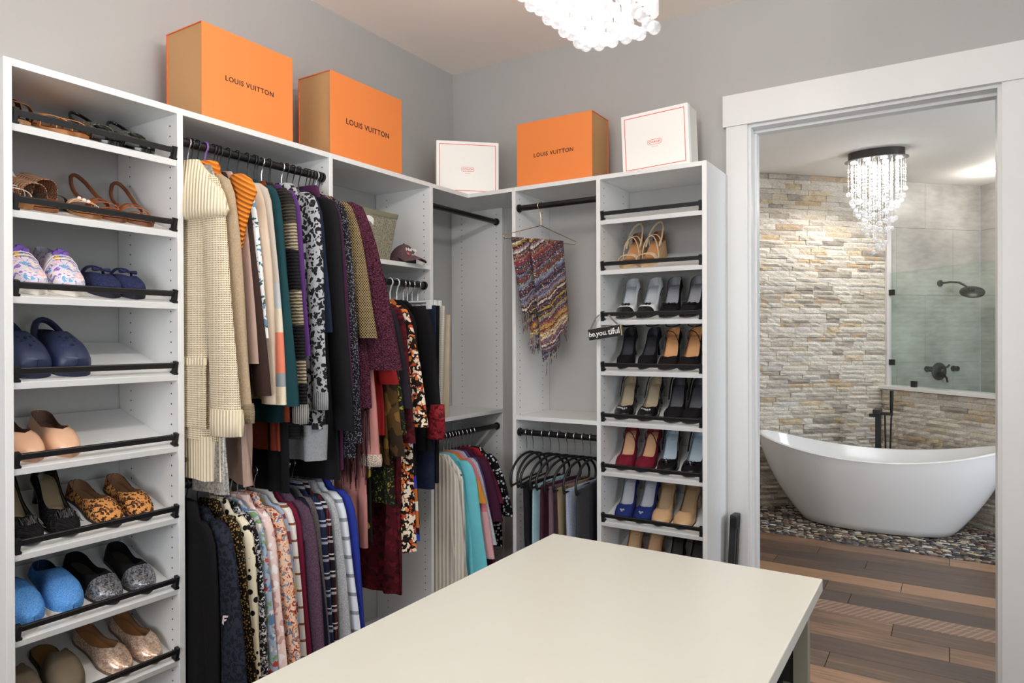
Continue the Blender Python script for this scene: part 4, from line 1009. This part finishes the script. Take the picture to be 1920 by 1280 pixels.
def hanger_parts(kind):
    if kind in _hang: return _hang[kind]
    P = []
    hk = []
    for k in range(13): a = math.radians(-70+k*24); hk.append((.0185*math.cos(a), 0, .0185*math.sin(a)+.0005))
    hk = [(p[0], p[1], p[2]) for p in hk][::-1]
    # hook arc passes over the rod, then a stem goes down
    arc = [(.0175*math.cos(math.radians(a)), 0, .0175*math.sin(math.radians(a))) for a in range(200, -61, -20)]
    stem = arc+[(.004, 0, -.030), (0, 0, -.042), (0, 0, -.082)]
    if kind in ('black', 'chrome', 'velvet', 'purple', 'clear', 'clip'):
        hm = {'black': BLACK, 'chrome': CHROME, 'velvet': CHROME, 'purple': plain('6A4A8E', .35), 'clear': plain('D9DEDC', .15), 'clip': CHROME}[kind]
        P.append(('hook', MB().tube(stem, .0022 if kind not in ('purple', 'clear') else .0035, 6).mesh('hook', smooth=60), hm))
        am = {'black': BLACKP, 'velvet': plain('16151A', .8), 'chrome': CHROME, 'purple': plain('5A4080', .4), 'clear': plain('D9DEDC', .15), 'clip': plain('D9DEDC', .15)}[kind]
        if kind == 'clip':
            P.append(('arm', MB().tube([(-.16, 0, -.085), (.16, 0, -.085)], .005, 8).mesh('arm', smooth=60), am))
            for sx in (-.15, .15): P.append(('clip', MB().box(sx-.014, sx+.014, -.008, .008, -.118, -.078).mesh('clip', bevel=.002), am))
        else:
            pts = [(.132*u, 0, -.084-.085*abs(u)**1.2) for u in (-1, -.85, -.6, -.35, -.15, 0, .15, .35, .6, .85, 1)]
            P.append(('arm', MB().tube(pts, .0045 if kind != 'chrome' else .0022, 8, flat=.7).mesh('arm', smooth=60), am))
            P.append(('bar', MB().tube([(-.132, 0, -.170), (.132, 0, -.170)], .003, 6).mesh('bar', smooth=60), am))
    elif kind == 'curve':       # black ring-shaped trouser hanger
        P.append(('hook', MB().tube(stem[:-1]+[(0, 0, -.075)], .0022, 6).mesh('hook', smooth=60), CHROME))
        pts = []
        for k in range(21):
            a = math.radians(200-k*11); pts.append((.185*math.cos(a), 0, -.190+.095*math.sin(a)))
        P.append(('arm', MB().tube(pts, .0058, 8).mesh('arm', smooth=60), BLACKP))
        P.append(('bar', MB().tube([(-.165, 0, -.218), (0, 0, -.214), (.165, 0, -.218)], .005, 8).mesh('bar', smooth=60), BLACKP))
    _hang[kind] = P; return P
HNAME = {'black': 'slim black', 'chrome': 'thin chrome wire', 'velvet': 'black velvet', 'purple': 'purple plastic', 'clear': 'clear plastic', 'clip': 'clear plastic clip', 'curve': 'curved black'}
class Rod:
    def __init__(s, kind, pos, z, where, group): s.k, s.p, s.z, s.where, s.g = kind, pos, z, where, group
    def M(s, along, yaw=0):
        R = Matrix.Rotation(math.radians(yaw), 4, 'Z')
        if s.k == 'L': return Matrix.Translation((s.p, along, s.z)) @ R
        return frame((0, -1, 0), (1, 0, 0), (0, 0, 1), (along, s.p, s.z)) @ R
R2U = Rod('L', RX, RZ, 'upper rod', 'sweaters on the upper rod'); R2L = Rod('L', RX, .965, 'lower rod', 'blouses on the lower rod')
R3 = Rod('L', RX, 1.667, 'rod below the shelf', 'long clothes below the shelf'); R4 = Rod('L', RX, .955, 'corner rod', 'clothes on the corner rod')
R5 = Rod('B', BRY, .977, 'trouser rod', 'folded trousers on curved hangers')
def hanger(rod, along, kind, short, yaw=0, label=None):
    o = thing('clothes_hanger', label or f'{HNAME[kind]} hanger holding the {short}', 'hanger', M=rod.M(along, yaw), group='hangers on the closet rods')
    for nm, me, mat in hanger_parts(kind): link(nm, me, mat, o)
    return o
_seed = [0]
def garment(rod, along, nm, label, cat, short, mat, W=.195, L=.80, th=.013, hk='black', sl=None, yaw=0, **k):
    """sl: (length, r0, r1) or None; optional cuff, hemband, collar, extra"""
    _seed[0] += 1; ph = _seed[0]*1.7
    if yaw == 0: yaw = 3.0*math.sin(_seed[0]*.45)
    W0 = W; W *= .76; k['out'] = k.get('out', .012)+.066+.016*math.sin(_seed[0]*5.1); k.setdefault('dy', -.006+.006*math.sin(_seed[0]*3.7))
    hanger(rod, along, hk, short, yaw)
    root = thing(nm, label, cat, M=rod.M(along, yaw), group=rod.g)
    fl, fo, nf = k.get('flare', 1.30), k.get('fold', .008), k.get('nf', 4)
    hb = k.get('hemband'); Lb = L-(hb[1] if hb else 0)
    dx = k.get('dx', 0.)
    body(W, Lb, th, flare=fl, fold=fo, nf=nf, ph=ph, hem=k.get('hem', 0), neck=k.get('neck', .06), drop=k.get('drop', .092), dx=dx).build('body', mat, root, smooth=75)
    if hb: band(W*fl, th*1.12, -Lb+.012, -L, .002, ph, fo, nf, dx=dx).build('hem_band', hb[0], root, smooth=75)
    if sl:
        ln, r0, r1 = sl[:3]; sm = k.get('slmat', mat); bend = k.get('bend', 0.)
        for side in (1, -1):
            ou = k['out'] if side > 0 else min(k['out'], .275-W-max(r0, r1))
            o_ = sleeve(W, ln, r0, r1, side, out=ou, dy=k.get('dy', -.004)*side, ph=ph, bend=bend if side > 0 else 0)
            so = o_.build('sleeve', sm, root, smooth=75); so.location.x = dx
            cf = k.get('cuff')
            if cf:
                x = side*(W-.012+ou); y = k.get('dy', -.004)*side
                c_ = tubeshape([(x, y, -ln+cf[1], r1*1.04, r1*.40), (x, y, -ln+cf[1]*.5, r1*1.10, r1*.45), (x, y, -ln-.004, r1*1.06, r1*.42), (x, y, -ln-.006, r1*.8, r1*.4)], 16, .002, ph).mesh('cuff', smooth=75)
                co_ = link('cuff', c_, cf[0]); co_.parent = so
    cl = k.get('collar')
    if cl == 'roll':
        cm = k.get('cmat', mat)
        tubeshape([(dx, 0, -.115, .075, th*1.0), (dx, 0, -.085, .072, th*1.35), (dx, 0, -.062, .064, th*1.45), (dx, 0, -.050, .056, th*1.2), (dx, 0, -.054, .040, th*.7)], 20, .002, ph).build('collar', cm, root, smooth=75)
    elif cl == 'shawl':
        cm = k.get('cmat', mat)
        tubeshape([(dx+.085, -.006, -.250, .098, th*1.9), (dx+.085, -.006, -.228, .112, th*2.5), (dx+.062, -.004, -.170, .108, th*2.4), (dx+.026, -.002, -.115, .090, th*2.0), (dx, 0, -.078, .070, th*1.5), (dx, 0, -.058, .050, th*1.2), (dx, 0, -.06, .03, th*.6)], 24, .004, ph).build('collar', cm, root, smooth=75)
    elif cl == 'shirt':
        cm = k.get('cmat', mat)
        tubeshape([(dx, 0, -.110, .082, th*1.0), (dx, 0, -.088, .072, th*1.3), (dx, 0, -.066, .056, th*1.2), (dx, 0, -.070, .040, th*.6)], 18, .002, ph).build('collar', cm, root, smooth=75)
    return root
def pants(rod, along, label, short, mat, L=.62, hw=.16, th=.010, hk='curve', zt=-.218, yaw=0, fl=.94, nm='trousers'):
    """trousers folded over the hanger bar: two layers joined over the bar"""
    hanger(rod, along, hk, short, yaw)
    _seed[0] += 1; ph = _seed[0]*1.3
    rings = []
    for k in range(14):
        f = k/13; z = zt+.008-(L-.218+.008)*f if k else zt+.010
        rings.append(ringpts(hw*(1+(fl-1)*f), th*(.45 if k == 0 else .8+.5*f), z, 30, .003+.006*f, 3, ph, hw))
    o = MB().loft(rings).build(nm, mat, None, smooth=75); o.matrix_world = rod.M(along, yaw)
    return tag(o, label, 'trousers', rod.g)
CRW = fab('waffle', 'F4E5C8', 'A98B5E', sc=1.1); CRR = fab('rib', 'F2E5CB', 'DCCAA8', sc=1.4)
# ---------------------------------------------------------------- upper rod, from the shoe tower outwards
g = garment(R2U, 1.303, 'cardigan', 'long cream waffle-knit cardigan with shawl collar against the shoe tower', 'cardigan', 'cream cardigan', CRW, W=.168, L=1.06, th=.016, hk='chrome', sl=(.91, .050, .066), collar='shawl', cmat=CRR, cuff=(CRR, .075), hemband=(CRR, .125), fold=.009, nf=3, out=.030, dx=.0)
MB().box(-.02, .118, -.026, -.019, -.90, -.70).build('pocket', CRW, g, bevel=.004); MB().box(-.022, .120, -.028, -.018, -.705, -.68).build('pocket_edge', CRR, g, bevel=.004)
MB().lathe([(.009, 0), (.010, .003), (.004, .005)], 12, Matrix.Translation((.02, -.026, -1.00)) @ Matrix.Rotation(PI/2, 4, 'X')).build('button', leather('4A3A2C', .3), g, smooth=40)
garment(R2U, 1.335, 'sweater', 'taupe fine-knit sweater with purled cuffs behind the cream cardigan', 'sweater', 'taupe sweater', fab('heather', '97846A', 'A8957C'), W=.185, L=.76, th=.012, hk='black', sl=(.875, .048, .055), cuff=(fab('waffle', 'A99679', '7A684F', sc=.7), .055), out=.02)
ORK = fab('ribh', 'E0892F', 'B5601A')
garment(R2U, 1.362, 'poncho', 'orange ribbed knit poncho top peeking over the sweaters', 'sweater', 'orange knit', ORK, W=.275, L=.46, th=.022, hk='purple', sl=(.46, .050, .018), collar='roll', out=-.15, flare=.60, drop=.13)
garment(R2U, 1.392, 'cardigan', 'dark chocolate cardigan hanging between orange knit and printed blouse', 'cardigan', 'chocolate cardigan', fab('plain', '35241F'), W=.185, L=.80, th=.009, sl=(.80, .038, .036), out=.02)
garment(R2U, 1.416, 'blouse', 'white blouse with blue and gold floral print', 'blouse', 'white floral blouse', fab('print', 'E6E6E2', '2F5C66', 'B98A3E', 'E6E6E2', '5F86A8', sc=1.5), W=.180, L=.74, th=.009, sl=(.62, .036, .030), out=.016)
garment(R2U, 1.446, 'cardigan', 'pale oatmeal wool cardigan with plain tapering sleeve', 'cardigan', 'oatmeal cardigan', fab('plain', 'CDB9A3'), W=.190, L=.80, th=.012, sl=(.83, .046, .032), out=.024, bend=.010)
CB = fab('bands', (0, 'BEB3A6'), (.44, 'B9BDC0'), (.52, 'D9CDB6'), (.60, 'D98066'), (.73, '8E949A'), (.775, 'DCD0B6'))
garment(R2U, 1.482, 'sweater', 'colour-block sweater with coral, grey and cream bands', 'sweater', 'colour-block sweater', CB, W=.188, L=.82, th=.011, sl=(.835, .046, .044), out=.022)
garment(R2U, 1.520, 'sweater', 'deep teal sweater with a flared bell sleeve', 'sweater', 'teal sweater', fab('plain', '143A3F'), W=.190, L=.90, th=.012, sl=(.84, .042, .060), out=.018)
garment(R2U, 1.550, 'sweater', 'rust red sweater squeezed behind the teal sweater', 'sweater', 'rust sweater', fab('plain', '7A3320'), W=.155, L=1.0, th=.009, sl=(.90, .030, .030), out=-.03)
STR = fab('bandknit', (0, '2A2826'), (.17, '4C473C'), (.24, 'A3977C'), (.33, '15151A'), (.47, 'A3977C'), (.58, '1C1B1D'), (.70, 'A3977C'), (.78, '17161A'))
garment(R2U, 1.560, 'dress', 'long plain black dress squeezed behind the rust sweater', 'dress', 'long black dress', fab('plain', '0D0C0F'), W=.180, L=1.14, th=.010)
garment(R2U, 1.582, 'sweater', 'black and sand striped boucle sweater with grey cuffs', 'sweater', 'striped boucle sweater', STR, W=.195, L=.96, th=.013, hk='chrome', sl=(.90, .046, .036), cuff=(fab('rib', 'A5A39E', '77756F'), .06), out=.020)
garment(R2U, 1.612, 'blouse', 'purple jersey top beside the grey leopard cardigan', 'blouse', 'purple top', fab('plain', '54306E'), W=.185, L=.72, th=.008, sl=(.68, .034, .034))
GLEO = fab('leopard', 'A3A5A7', '1A1A1D', '26262A', sc=1.25)
garment(R2U, 1.668, 'cardigan', 'grey and black animal-print cardigan with plain grey hem', 'cardigan', 'animal-print cardigan', GLEO, W=.215, L=1.045, th=.030, hk='chrome', sl=(.86, .044, .036), cuff=(fab('rib', 'A5A6A8', '7E7F82'), .055), hemband=(fab('heather', '7E8083', '8E9093'), .11), collar='shirt', out=.01, fold=.010, dy=-.018)
garment(R2U, 1.690, 'vest', 'olive grey ribbed vest tucked behind the animal-print cardigan', 'vest', 'olive vest', fab('rib', '77756A', '55544B'), W=.180, L=.60, th=.009)
garment(R2U, 1.718, 'sweater', 'navy fine sweater between olive vest and black cardigan', 'sweater', 'navy sweater', fab('plain', '1A2338'), W=.172, L=.86, th=.008, sl=(.60, .030, .030), out=-.02)
garment(R2U, 1.745, 'cardigan', 'plain matte black cardigan with long straight sleeve', 'cardigan', 'plain black cardigan', fab('plain', '121114'), W=.200, L=1.13, th=.014, sl=(.95, .048, .044), out=.012, yaw=5)
garment(R2U, 1.778, 'turtleneck', 'plum turtleneck with its collar standing at the rod end', 'sweater', 'plum turtleneck', fab('plain', '46203E'), W=.185, L=1.10, th=.009, sl=(.80, .036, .036), collar='roll', yaw=6)
garment(R2U, 1.794, 'sweater', 'black knit sweater sprinkled with silver sequins', 'sweater', 'sequin-sprinkled sweater', fab('dots', '131216', '6E6E78', sc=5.0), W=.205, L=1.06, th=.009, yaw=7, sl=(1.00, .040, .040), out=.014)
garment(R2U, 1.811, 'sweater', 'fuzzy mauve ombre sweater beside the sequinned black knit', 'sweater', 'mauve sweater', fab('boucle', '5A2F58', '8A5A80'), W=.190, L=.80, th=.008, yaw=9, out=.014)
garment(R2U, 1.826, 'net_top', 'gold and black net top beside the maroon shawl', 'top', 'gold net top', fab('weave', '9C8660', '1C1610'), W=.200, L=.62, th=.008, yaw=11, hk='chrome', sl=(.62, .038, .040), out=.02)
MAR = fab('boucle', '22070F', '5C2A3E')
g = garment(R2U, 1.841, 'shawl', 'chunky maroon boucle shawl with a long dark fringe', 'shawl', 'maroon shawl', MAR, W=.225, L=.93, th=.018, yaw=14, hk='black', sl=(.74, .052, .072), out=.050, fold=.014, hem=.05, dy=.014)
fr_ = MB(); rr = random.Random(4)
for k in range(110):
    x = rr.uniform(-.19, .21); y = rr.uniform(-.022, .022); z0 = -.90+rr.uniform(-.02, .03)
    fr_.tube([(x, y, z0), (x+rr.uniform(-.006, .006), y+rr.uniform(-.004, .004), z0-.12), (x+rr.uniform(-.012, .012), y+rr.uniform(-.008, .008), z0-rr.uniform(.20, .30))], .0016, 3)
o = fr_.build('fringe', fab('plain', '2C0F1A'), g, fix=False); o['kind'] = 'stuff'
garment(R2U, 1.315, 'tank_top', 'silver sequinned tank hanging low behind the cream cardigan', 'top', 'silver sequin tank', fab('sequin', '8E8A84', 'CFCBC4'), W=.120, L=1.10, th=.009, neck=.05, dx=.055)
garment(R2U, 1.404, 'cardigan', 'pinkish taupe waterfall cardigan with draped front tails', 'cardigan', 'waterfall cardigan', fab('plain', 'A98F82'), W=.165, L=1.06, th=.012, sl=(.70, .034, .034), fold=.014, nf=5, hem=.03, dx=.02)
# ---------------------------------------------------------------- lower rod under the sweaters
g = garment(R2L, 1.292, 'jacket', 'black hooded jacket with mauve drawcords beside the shoe tower', 'jacket', 'black hooded jacket', fab('plain', '0E0D10'), W=.170, L=.78, th=.012, sl=(.66, .040, .034), collar='roll', out=-.03)
for x in (-.03, .015): MB().tube([(x, -.024, -.17), (x+.012, -.028, -.28), (x+.006, -.028, -.40), (x+.010, -.028, -.50)], .0022, 6).build('drawcord', plain('8E7780', .6), g)
MB().box(-.02, .010, -.024, -.0215, -.155, -.115).build('neck_label', plain('C9C9CC', .6), g)
g = garment(R2L, 1.330, 'jacket', 'charcoal navy sports jacket with tonal spots and a white logo', 'jacket', 'sports jacket', fab('leopard', '232734', '12141C', sc=1.5), W=.215, L=.76, th=.020, sl=(.70, .058, .056), out=.016, fold=.012, yaw=-5)
mk = MB()
for x0, z0, w_ in ((0, .010, .030), (-.001, -.002, .022)):
    mk.prism([(x0, z0), (x0+w_, z0+.006), (x0+w_-.006, z0-.001), (x0+.004, z0-.006)], 0, .0008)
mk.prism([(0, .010), (.006, .006), (.003, -.018), (-.005, -.014)], 0, .0008)
o = mk.build('logo', plain('E6CFD6', .6), g, fix=True); o.rotation_euler = (PI/2, 0, 0); o.location = (.200, -.028, -.385)
LOW = [
 (1.372, 'black blouse scattered with small gold dots', 'gold-dotted blouse', fab('dots', '17130F', 'A8854A', sc=4.0), .195, .040),
 (1.400, 'cream blouse with large black dots', 'cream dotted blouse', fab('dots', 'E6DCC0', '15130F', sc=1.15), .198, .046),
 (1.428, 'black and white scribble-print blouse', 'scribble-print blouse', fab('print', '1B1A1C', 'E4E4E4', '1B1A1C', 'B5B5B8', sc=2.4), .190, .038),
 (1.452, 'pale blue floral blouse with red flowers', 'pale blue floral blouse', fab('print', '9FB0C2', 'B5423F', 'E6DAD2', '5E7FA6', '7A9A6A', sc=1.4), .190, .036),
 (1.478, 'blush and white blouse with long cuffs', 'blush blouse', fab('print', 'E3C8C0', 'EFE6E2', 'C79A94', sc=1.0), .188, .044),
 (1.510, 'peach blouse with rust and blue flower print', 'peach floral blouse', fab('print', 'E0BFA4', 'B5553C', '5E84A4', '8E3A2E', 'D9A57E', sc=2.2), .196, .050),
 (1.545, 'powder blue blouse with dark red flowers on yoke', 'powder blue blouse', fab('print', 'A5B0C4', 'A5B0C4', '7E3A48', 'A5B0C4', 'B9A56E', sc=.7), .190, .036),
 (1.570, 'white blouse with thin brown diagonal stripes', 'brown-striped blouse', fab('stripes', 'E9E4DC', 'E9E4DC', 'E9E4DC', 'E9E4DC', 'E9E4DC', 'E9E4DC', '8A5A3C', sc=1.1), .193, .040),
 (1.594, 'burgundy track jacket with white side stripes', 'burgundy track jacket', fab('plain', '6A1530'), .190, .038),
 (1.632, 'heathered plum hooded sweatshirt with fuzzy hood', 'plum hoodie', fab('heather', '43303F', '5E4658'), .205, .052),
 (1.664, 'plain midnight navy blouse behind the plum hoodie', 'midnight blouse', fab('plain', '181D30'), .188, .036),
 (1.686, 'slate grey cotton shirt with rolled cuffs', 'slate shirt', fab('heather', '4E4848', '6A6363'), .190, .038),
 (1.710, 'navy plaid flannel shirt with thin white lines', 'navy plaid shirt', fab('plaid', '1A2138', '2C3A60', 'C9CED8'), .195, .040),
 (1.736, 'black, red and white plaid flannel shirt', 'red plaid shirt', fab('plaid', '17151A', '7E2630', 'D9D4D2'), .195, .040),
 (1.768, 'light grey marled cardigan with folded collar', 'grey marled cardigan', fab('heather', '8E9094', 'B5B7BA'), .198, .046),
 (1.798, 'white shirt with wide grey horizontal stripes', 'grey-striped shirt', fab('stripes', 'D9DEE6', 'D9DEE6', 'D9DEE6', 'D9DEE6', '8A9098', sc=1.3), .200, .044),
 (1.832, 'bright royal blue blouse at the rod end', 'royal blue blouse', fab('plain', '26358E'), .205, .044)]
for y, lb, sh, mt, W_, r0 in LOW:
    hood = 'hoodie' in sh
    garment(R2L, y, 'jacket' if 'jacket' in lb else ('sweatshirt' if hood else ('cardigan' if 'cardigan' in lb else ('shirt' if 'shirt' in lb else 'blouse'))), lb, 'shirt' if 'shirt' in lb and not hood else ('jacket' if 'jacket' in lb else ('cardigan' if 'cardigan' in lb else 'blouse')) if not hood else 'sweatshirt', sh, mt, W=W_, L=.74, th=.012 if r0 > .04 else .009, hk='velvet', sl=(.62+.1*((_seed[0]*7) % 3)/3, r0, r0*.8), collar='shawl' if hood else ('shirt' if r0 > .039 else None), out=.012)
# ---------------------------------------------------------------- rod below the shelf
PKM = fab('plain', 'B97F78')
garment(R3, 1.915, 'sweater', 'dusty pink long sweater with a fur-trimmed cuff', 'sweater', 'dusty pink sweater', PKM, W=.180, L=1.04, th=.014, sl=(.72, .044, .050), cuff=(fab('boucle', 'B9A394', 'D9C6B8'), .04), out=.012)
garment(R3, 1.952, 'dress', 'black dress embroidered with yellow and white leaf outlines', 'dress', 'embroidered black dress', fab('print', '14130F', '14130F', 'B5A838', '14130F', 'CFE0DA', sc=.55), W=.200, L=1.03, th=.014, sl=None, flare=1.05)
garment(R3, 1.985, 'blouse', 'bright red blouse beside the dusty pink sweater', 'blouse', 'red blouse', fab('plain', '8E1D1C'), W=.200, L=.62, th=.011, sl=(.42, .048, .048), out=.020)
garment(R3, 2.018, 'blouse', 'brown and olive tortoise-print blouse', 'blouse', 'tortoise blouse', fab('print', '4A3418', '2A1F12', '6E5226', sc=.5), W=.195, L=.74, th=.009, sl=(.70, .034, .034), out=.018)
garment(R3, 2.044, 'tunic', 'black tunic speckled with green and yellow sequins', 'tunic', 'green-speckled tunic', fab('print', '15140F', '15140F', '15140F', '3E5E24', '15140F', '8A7E2E', '15140F', sc=2.6), W=.190, L=.90, th=.009, sl=(.62, .032, .032), out=.018)
garment(R3, 2.076, 'jacket', 'charcoal jersey jacket between sequinned tunic and wine velvet', 'jacket', 'charcoal jacket', fab('plain', '221D24'), W=.198, L=.72, th=.012, hk='clear', sl=(.52, .050, .046), out=.014)
garment(R3, 2.116, 'dress', 'long wine-red lace dress reaching lowest of all', 'dress', 'wine lace dress', fab('print', '4A0F18', '2E0A10', '5E1620', sc=1.2), W=.205, L=1.28, th=.018, sl=(.66, .044, .050), flare=1.08, fold=.014, nf=5, out=.010)
ORF = fab('print', '1B120E', 'D97A3A', 'E9D9BE', 'B5492A', 'E9D9BE', sc=1.4)
garment(R3, 2.165, 'dress', 'black, orange and ivory flower-print ruffled dress', 'dress', 'orange flower dress', ORF, W=.200, L=1.12, th=.014, sl=(.60, .044, .062), out=.022, fold=.013, nf=5)
garment(R3, 2.200, 'dress', 'black dress printed with blue and orange brush strokes', 'dress', 'brush-print dress', fab('print', '15131A', '2C3AA0', 'B5622A', '15131A', 'D9D2C4', sc=.42), W=.195, L=1.08, th=.011)
garment(R3, 2.240, 'dress', 'plain black sleeveless dress with a flowing hem', 'dress', 'flowing black dress', fab('plain', '100F12'), W=.205, L=1.02, th=.016, sl=None, hk='clear', flare=1.10, fold=.013)
garment(R3, 2.282, 'blazer', 'black blazer with structured shoulders and red lace cuff', 'jacket', 'black blazer', fab('plain', '0F0E11'), W=.215, L=.72, th=.016, hk='clear', sl=(.66, .050, .046), cuff=(fab('print', '7E1A22', '4A0F14', '8E2A30', sc=1.6), .14), out=.006, slmat=fab('plain', '0F0E11'))
for y, lb, sh, mt, L_ in ((2.325, 'dark indigo jeans clipped by the waist', 'indigo jeans', fab('heather', '141A2C', '1F2740'), 1.0), (2.352, 'black dress trousers clipped by the waist beside the indigo jeans', 'black dress trousers', fab('plain', '131215'), .98), (2.385, 'pale grey tweed trousers clipped by the waist', 'tweed trousers', fab('stripes', 'B9B2A8', 'A8A197', sc=.2), .66), (2.425, 'beige linen trousers draped over the last hanger', 'linen trousers', fab('plain', 'B3A68F'), .66)):
    pants(R3, y, lb, sh, mt, L=L_, hw=.185, th=.011, hk='clip' if 'clipped' in lb else 'chrome', zt=-.112 if 'clipped' in lb else -.150, fl=.92)
# ---------------------------------------------------------------- corner rod
COR = [
 (2.535, 'dress', 'ivory crinkled dress with embroidered lace front', 'ivory crinkled dress', fab('rib', 'D6CEC0', 'C0B7A8', sc=2.2), .195, .78, .016, None),
 (2.570, 'dress', 'white pleated dress with a lace trim edge', 'white pleated dress', fab('rib', 'E6E2D8', 'D0CBBE', sc=2.6), .190, .78, .015, None),
 (2.612, 'blouse', 'turquoise blouse with a fringed hem', 'turquoise blouse', fab('plain', '6CC3CF'), .205, .74, .014, (.62, .036, .044)),
 (2.640, 'blouse', 'mustard yellow top beside the turquoise blouse', 'mustard top', fab('plain', 'C4832E'), .180, .50, .009, (.30, .034, .030)),
 (2.664, 'sweater', 'pink sweater with a soft grey sleeve', 'pink sweater', fab('bands', (0, 'C9727E'), (.34, 'C99A9C'), (.55, 'A39A9C')), .188, .66, .010, (.56, .036, .036)),
 (2.690, 'sweater', 'light grey heathered sweater beside the pink one', 'heathered grey sweater', fab('heather', '9A9CA2', 'B9BBC0'), .185, .56, .009, (.50, .036, .036)),
 (2.714, 'blouse', 'violet blue blouse showing a thin edge', 'violet blouse', fab('plain', '4A4478'), .180, .62, .008, (.44, .030, .030)),
 (2.745, 'blouse', 'aubergine blouse with fluttering sleeves', 'aubergine blouse', fab('plain', '3E1830'), .195, .70, .013, (.40, .050, .060)),
 (2.780, 'blouse', 'maroon short-sleeved top in the corner', 'maroon top', fab('plain', '55122A'), .190, .66, .011, (.32, .044, .048)),
 (2.812, 'dress', 'scarlet red dress in the corner', 'scarlet dress', fab('plain', 'A01822'), .190, .72, .011, None),
 (2.845, 'sequin_top', 'black top sparkling with white sequins in the corner', 'black sparkling top', fab('dots', '0F0E10', 'C9C9D4', sc=2.0), .190, .56, .010, (.40, .040, .034))]
for y, nm, lb, sh, mt, W_, L_, th_, sl_ in COR:
    garment(R4, y, nm, lb, nm.replace('sequin_', ''), sh, mt, W=W_-.005, L=L_, th=th_, hk='velvet', sl=sl_, fold=.010 if 'dress' in nm else .006, nf=5, yaw=0)
# ---------------------------------------------------------------- trousers on curved hangers
for x, lb, sh, mt in ((-1.600, 'black trousers folded over a curved hanger', 'black folded trousers', fab('plain', '17161A')), (-1.560, 'pale aqua trousers folded over a curved hanger', 'aqua trousers', fab('plain', '9FC0C8')), (-1.515, 'wine trousers folded over a curved hanger', 'wine trousers', fab('plain', '43202C')), (-1.472, 'mauve brown trousers folded over a curved hanger', 'mauve trousers', fab('plain', '6E5560')), (-1.432, 'khaki trousers folded over a curved hanger', 'khaki trousers', fab('plain', '8A7A60')), (-1.392, 'light blue-grey trousers folded over a curved hanger', 'blue-grey trousers', fab('heather', '8E97A8', 'A3ABBA')), (-1.355, 'charcoal trousers folded over a curved hanger beside the shoe tower', 'charcoal trousers', fab('plain', '3A3A3E'))):
    pants(R5, x, lb, sh, mt, L=.70, hw=.155, th=.014, yaw=6*math.sin(x*300))
hanger(R5, -1.69, 'curve', '', 8, 'empty curved black hanger nearest the corner panel')
hanger(R5, -1.655, 'curve', '', 8, 'empty curved black hanger beside the black folded trousers')
# ---------------------------------------------------------------- gold hanger with the scarf
MG = frame(Vector((-.42, -.907, 0)).normalized(), Vector((.907, -.42, 0)).normalized(), (0, 0, 1), (-1.610, BRY, 2.040))
root = thing('clothes_hanger', 'thin gold wire hanger holding the striped scarf', 'hanger', M=MG, group='hangers on the closet rods')
arc = [(.0175*math.cos(math.radians(a)), 0, .0175*math.sin(math.radians(a))) for a in range(200, -61, -20)]
MB().tube(arc+[(.004, 0, -.034), (0, 0, -.050), (0, 0, -.092)], .0019, 6).build('hook', GOLD, root, smooth=60)
MB().tube([(0, 0, -.092), (.200, 0, -.150), (.208, 0, -.158), (.200, 0, -.166), (-.200, 0, -.166), (-.208, 0, -.158), (-.200, 0, -.150), (0, 0, -.092)], .0019, 6).build('arm', GOLD, root, smooth=60)
SCF = fab('multi', '3A3440', '7A3038', 'A8873E', '566482', 'C9BEAA', '5E3A46', '2A2A33', '8E5E4A', '7E8390', '4E4636')
root = thing('scarf', 'multicoloured woven striped scarf with fringe draped over the gold hanger', 'scarf', M=MG)
def drape(path_x, w0, w1, z0, z1, y0, th, ph, slant=0, K=16, n=26):
    rings = []
    for k in range(K+1):
        f = k/K; z = z0+(z1-z0)*f; w_ = w0+(w1-w0)*f; cx = path_x(f)
        ring = []
        for q in range(n):
            a = q*2*PI/n; x = w_*math.copysign(abs(math.cos(a))**.6, math.cos(a)); y = th*math.sin(a)
            y += .006*math.sin(x*70+ph+z*3)*min(1, .3+f*2)
            ring.append(Vector((cx+x, y0+y, z+slant*(x/w_)*f)))
        rings.append(ring)
    return MB().loft(rings)
drape(lambda f: .070-.020*f, .082, .046, -.155, -.50, -.018, .014, .4).build('front_fold', SCF, root, smooth=75)
drape(lambda f: -.020-.055*f, .098, .070, -.158, -.63, .014, .014, 1.9, -.10).build('back_fold', SCF, root, smooth=75)
drape(lambda f: .030-.02*f, .028, .030, -.158, -.60, -.030, .009, 3.1).build('hanging_end', SCF, root, smooth=75)
fr_ = MB(); rr = random.Random(8)
for k in range(70):
    i = k % 3; x0, zz, yy = ((rr.uniform(.01, .09), -.495, -.018), (rr.uniform(-.14, -.01), -.615, .014), (rr.uniform(-.02, .04), -.595, -.030))[i]
    if i == 1: zz += -.10*((x0+.075)/.070)*1.0
    ln = rr.uniform(.05, .10)
    fr_.tube([(x0, yy, zz+.02), (x0+rr.uniform(-.008, .008), yy+rr.uniform(-.005, .005), zz-ln*.5), (x0+rr.uniform(-.012, .012), yy+rr.uniform(-.006, .006), zz-ln)], .0016, 3)
o = fr_.build('fringe', SCF, root, fix=False); o['kind'] = 'stuff'
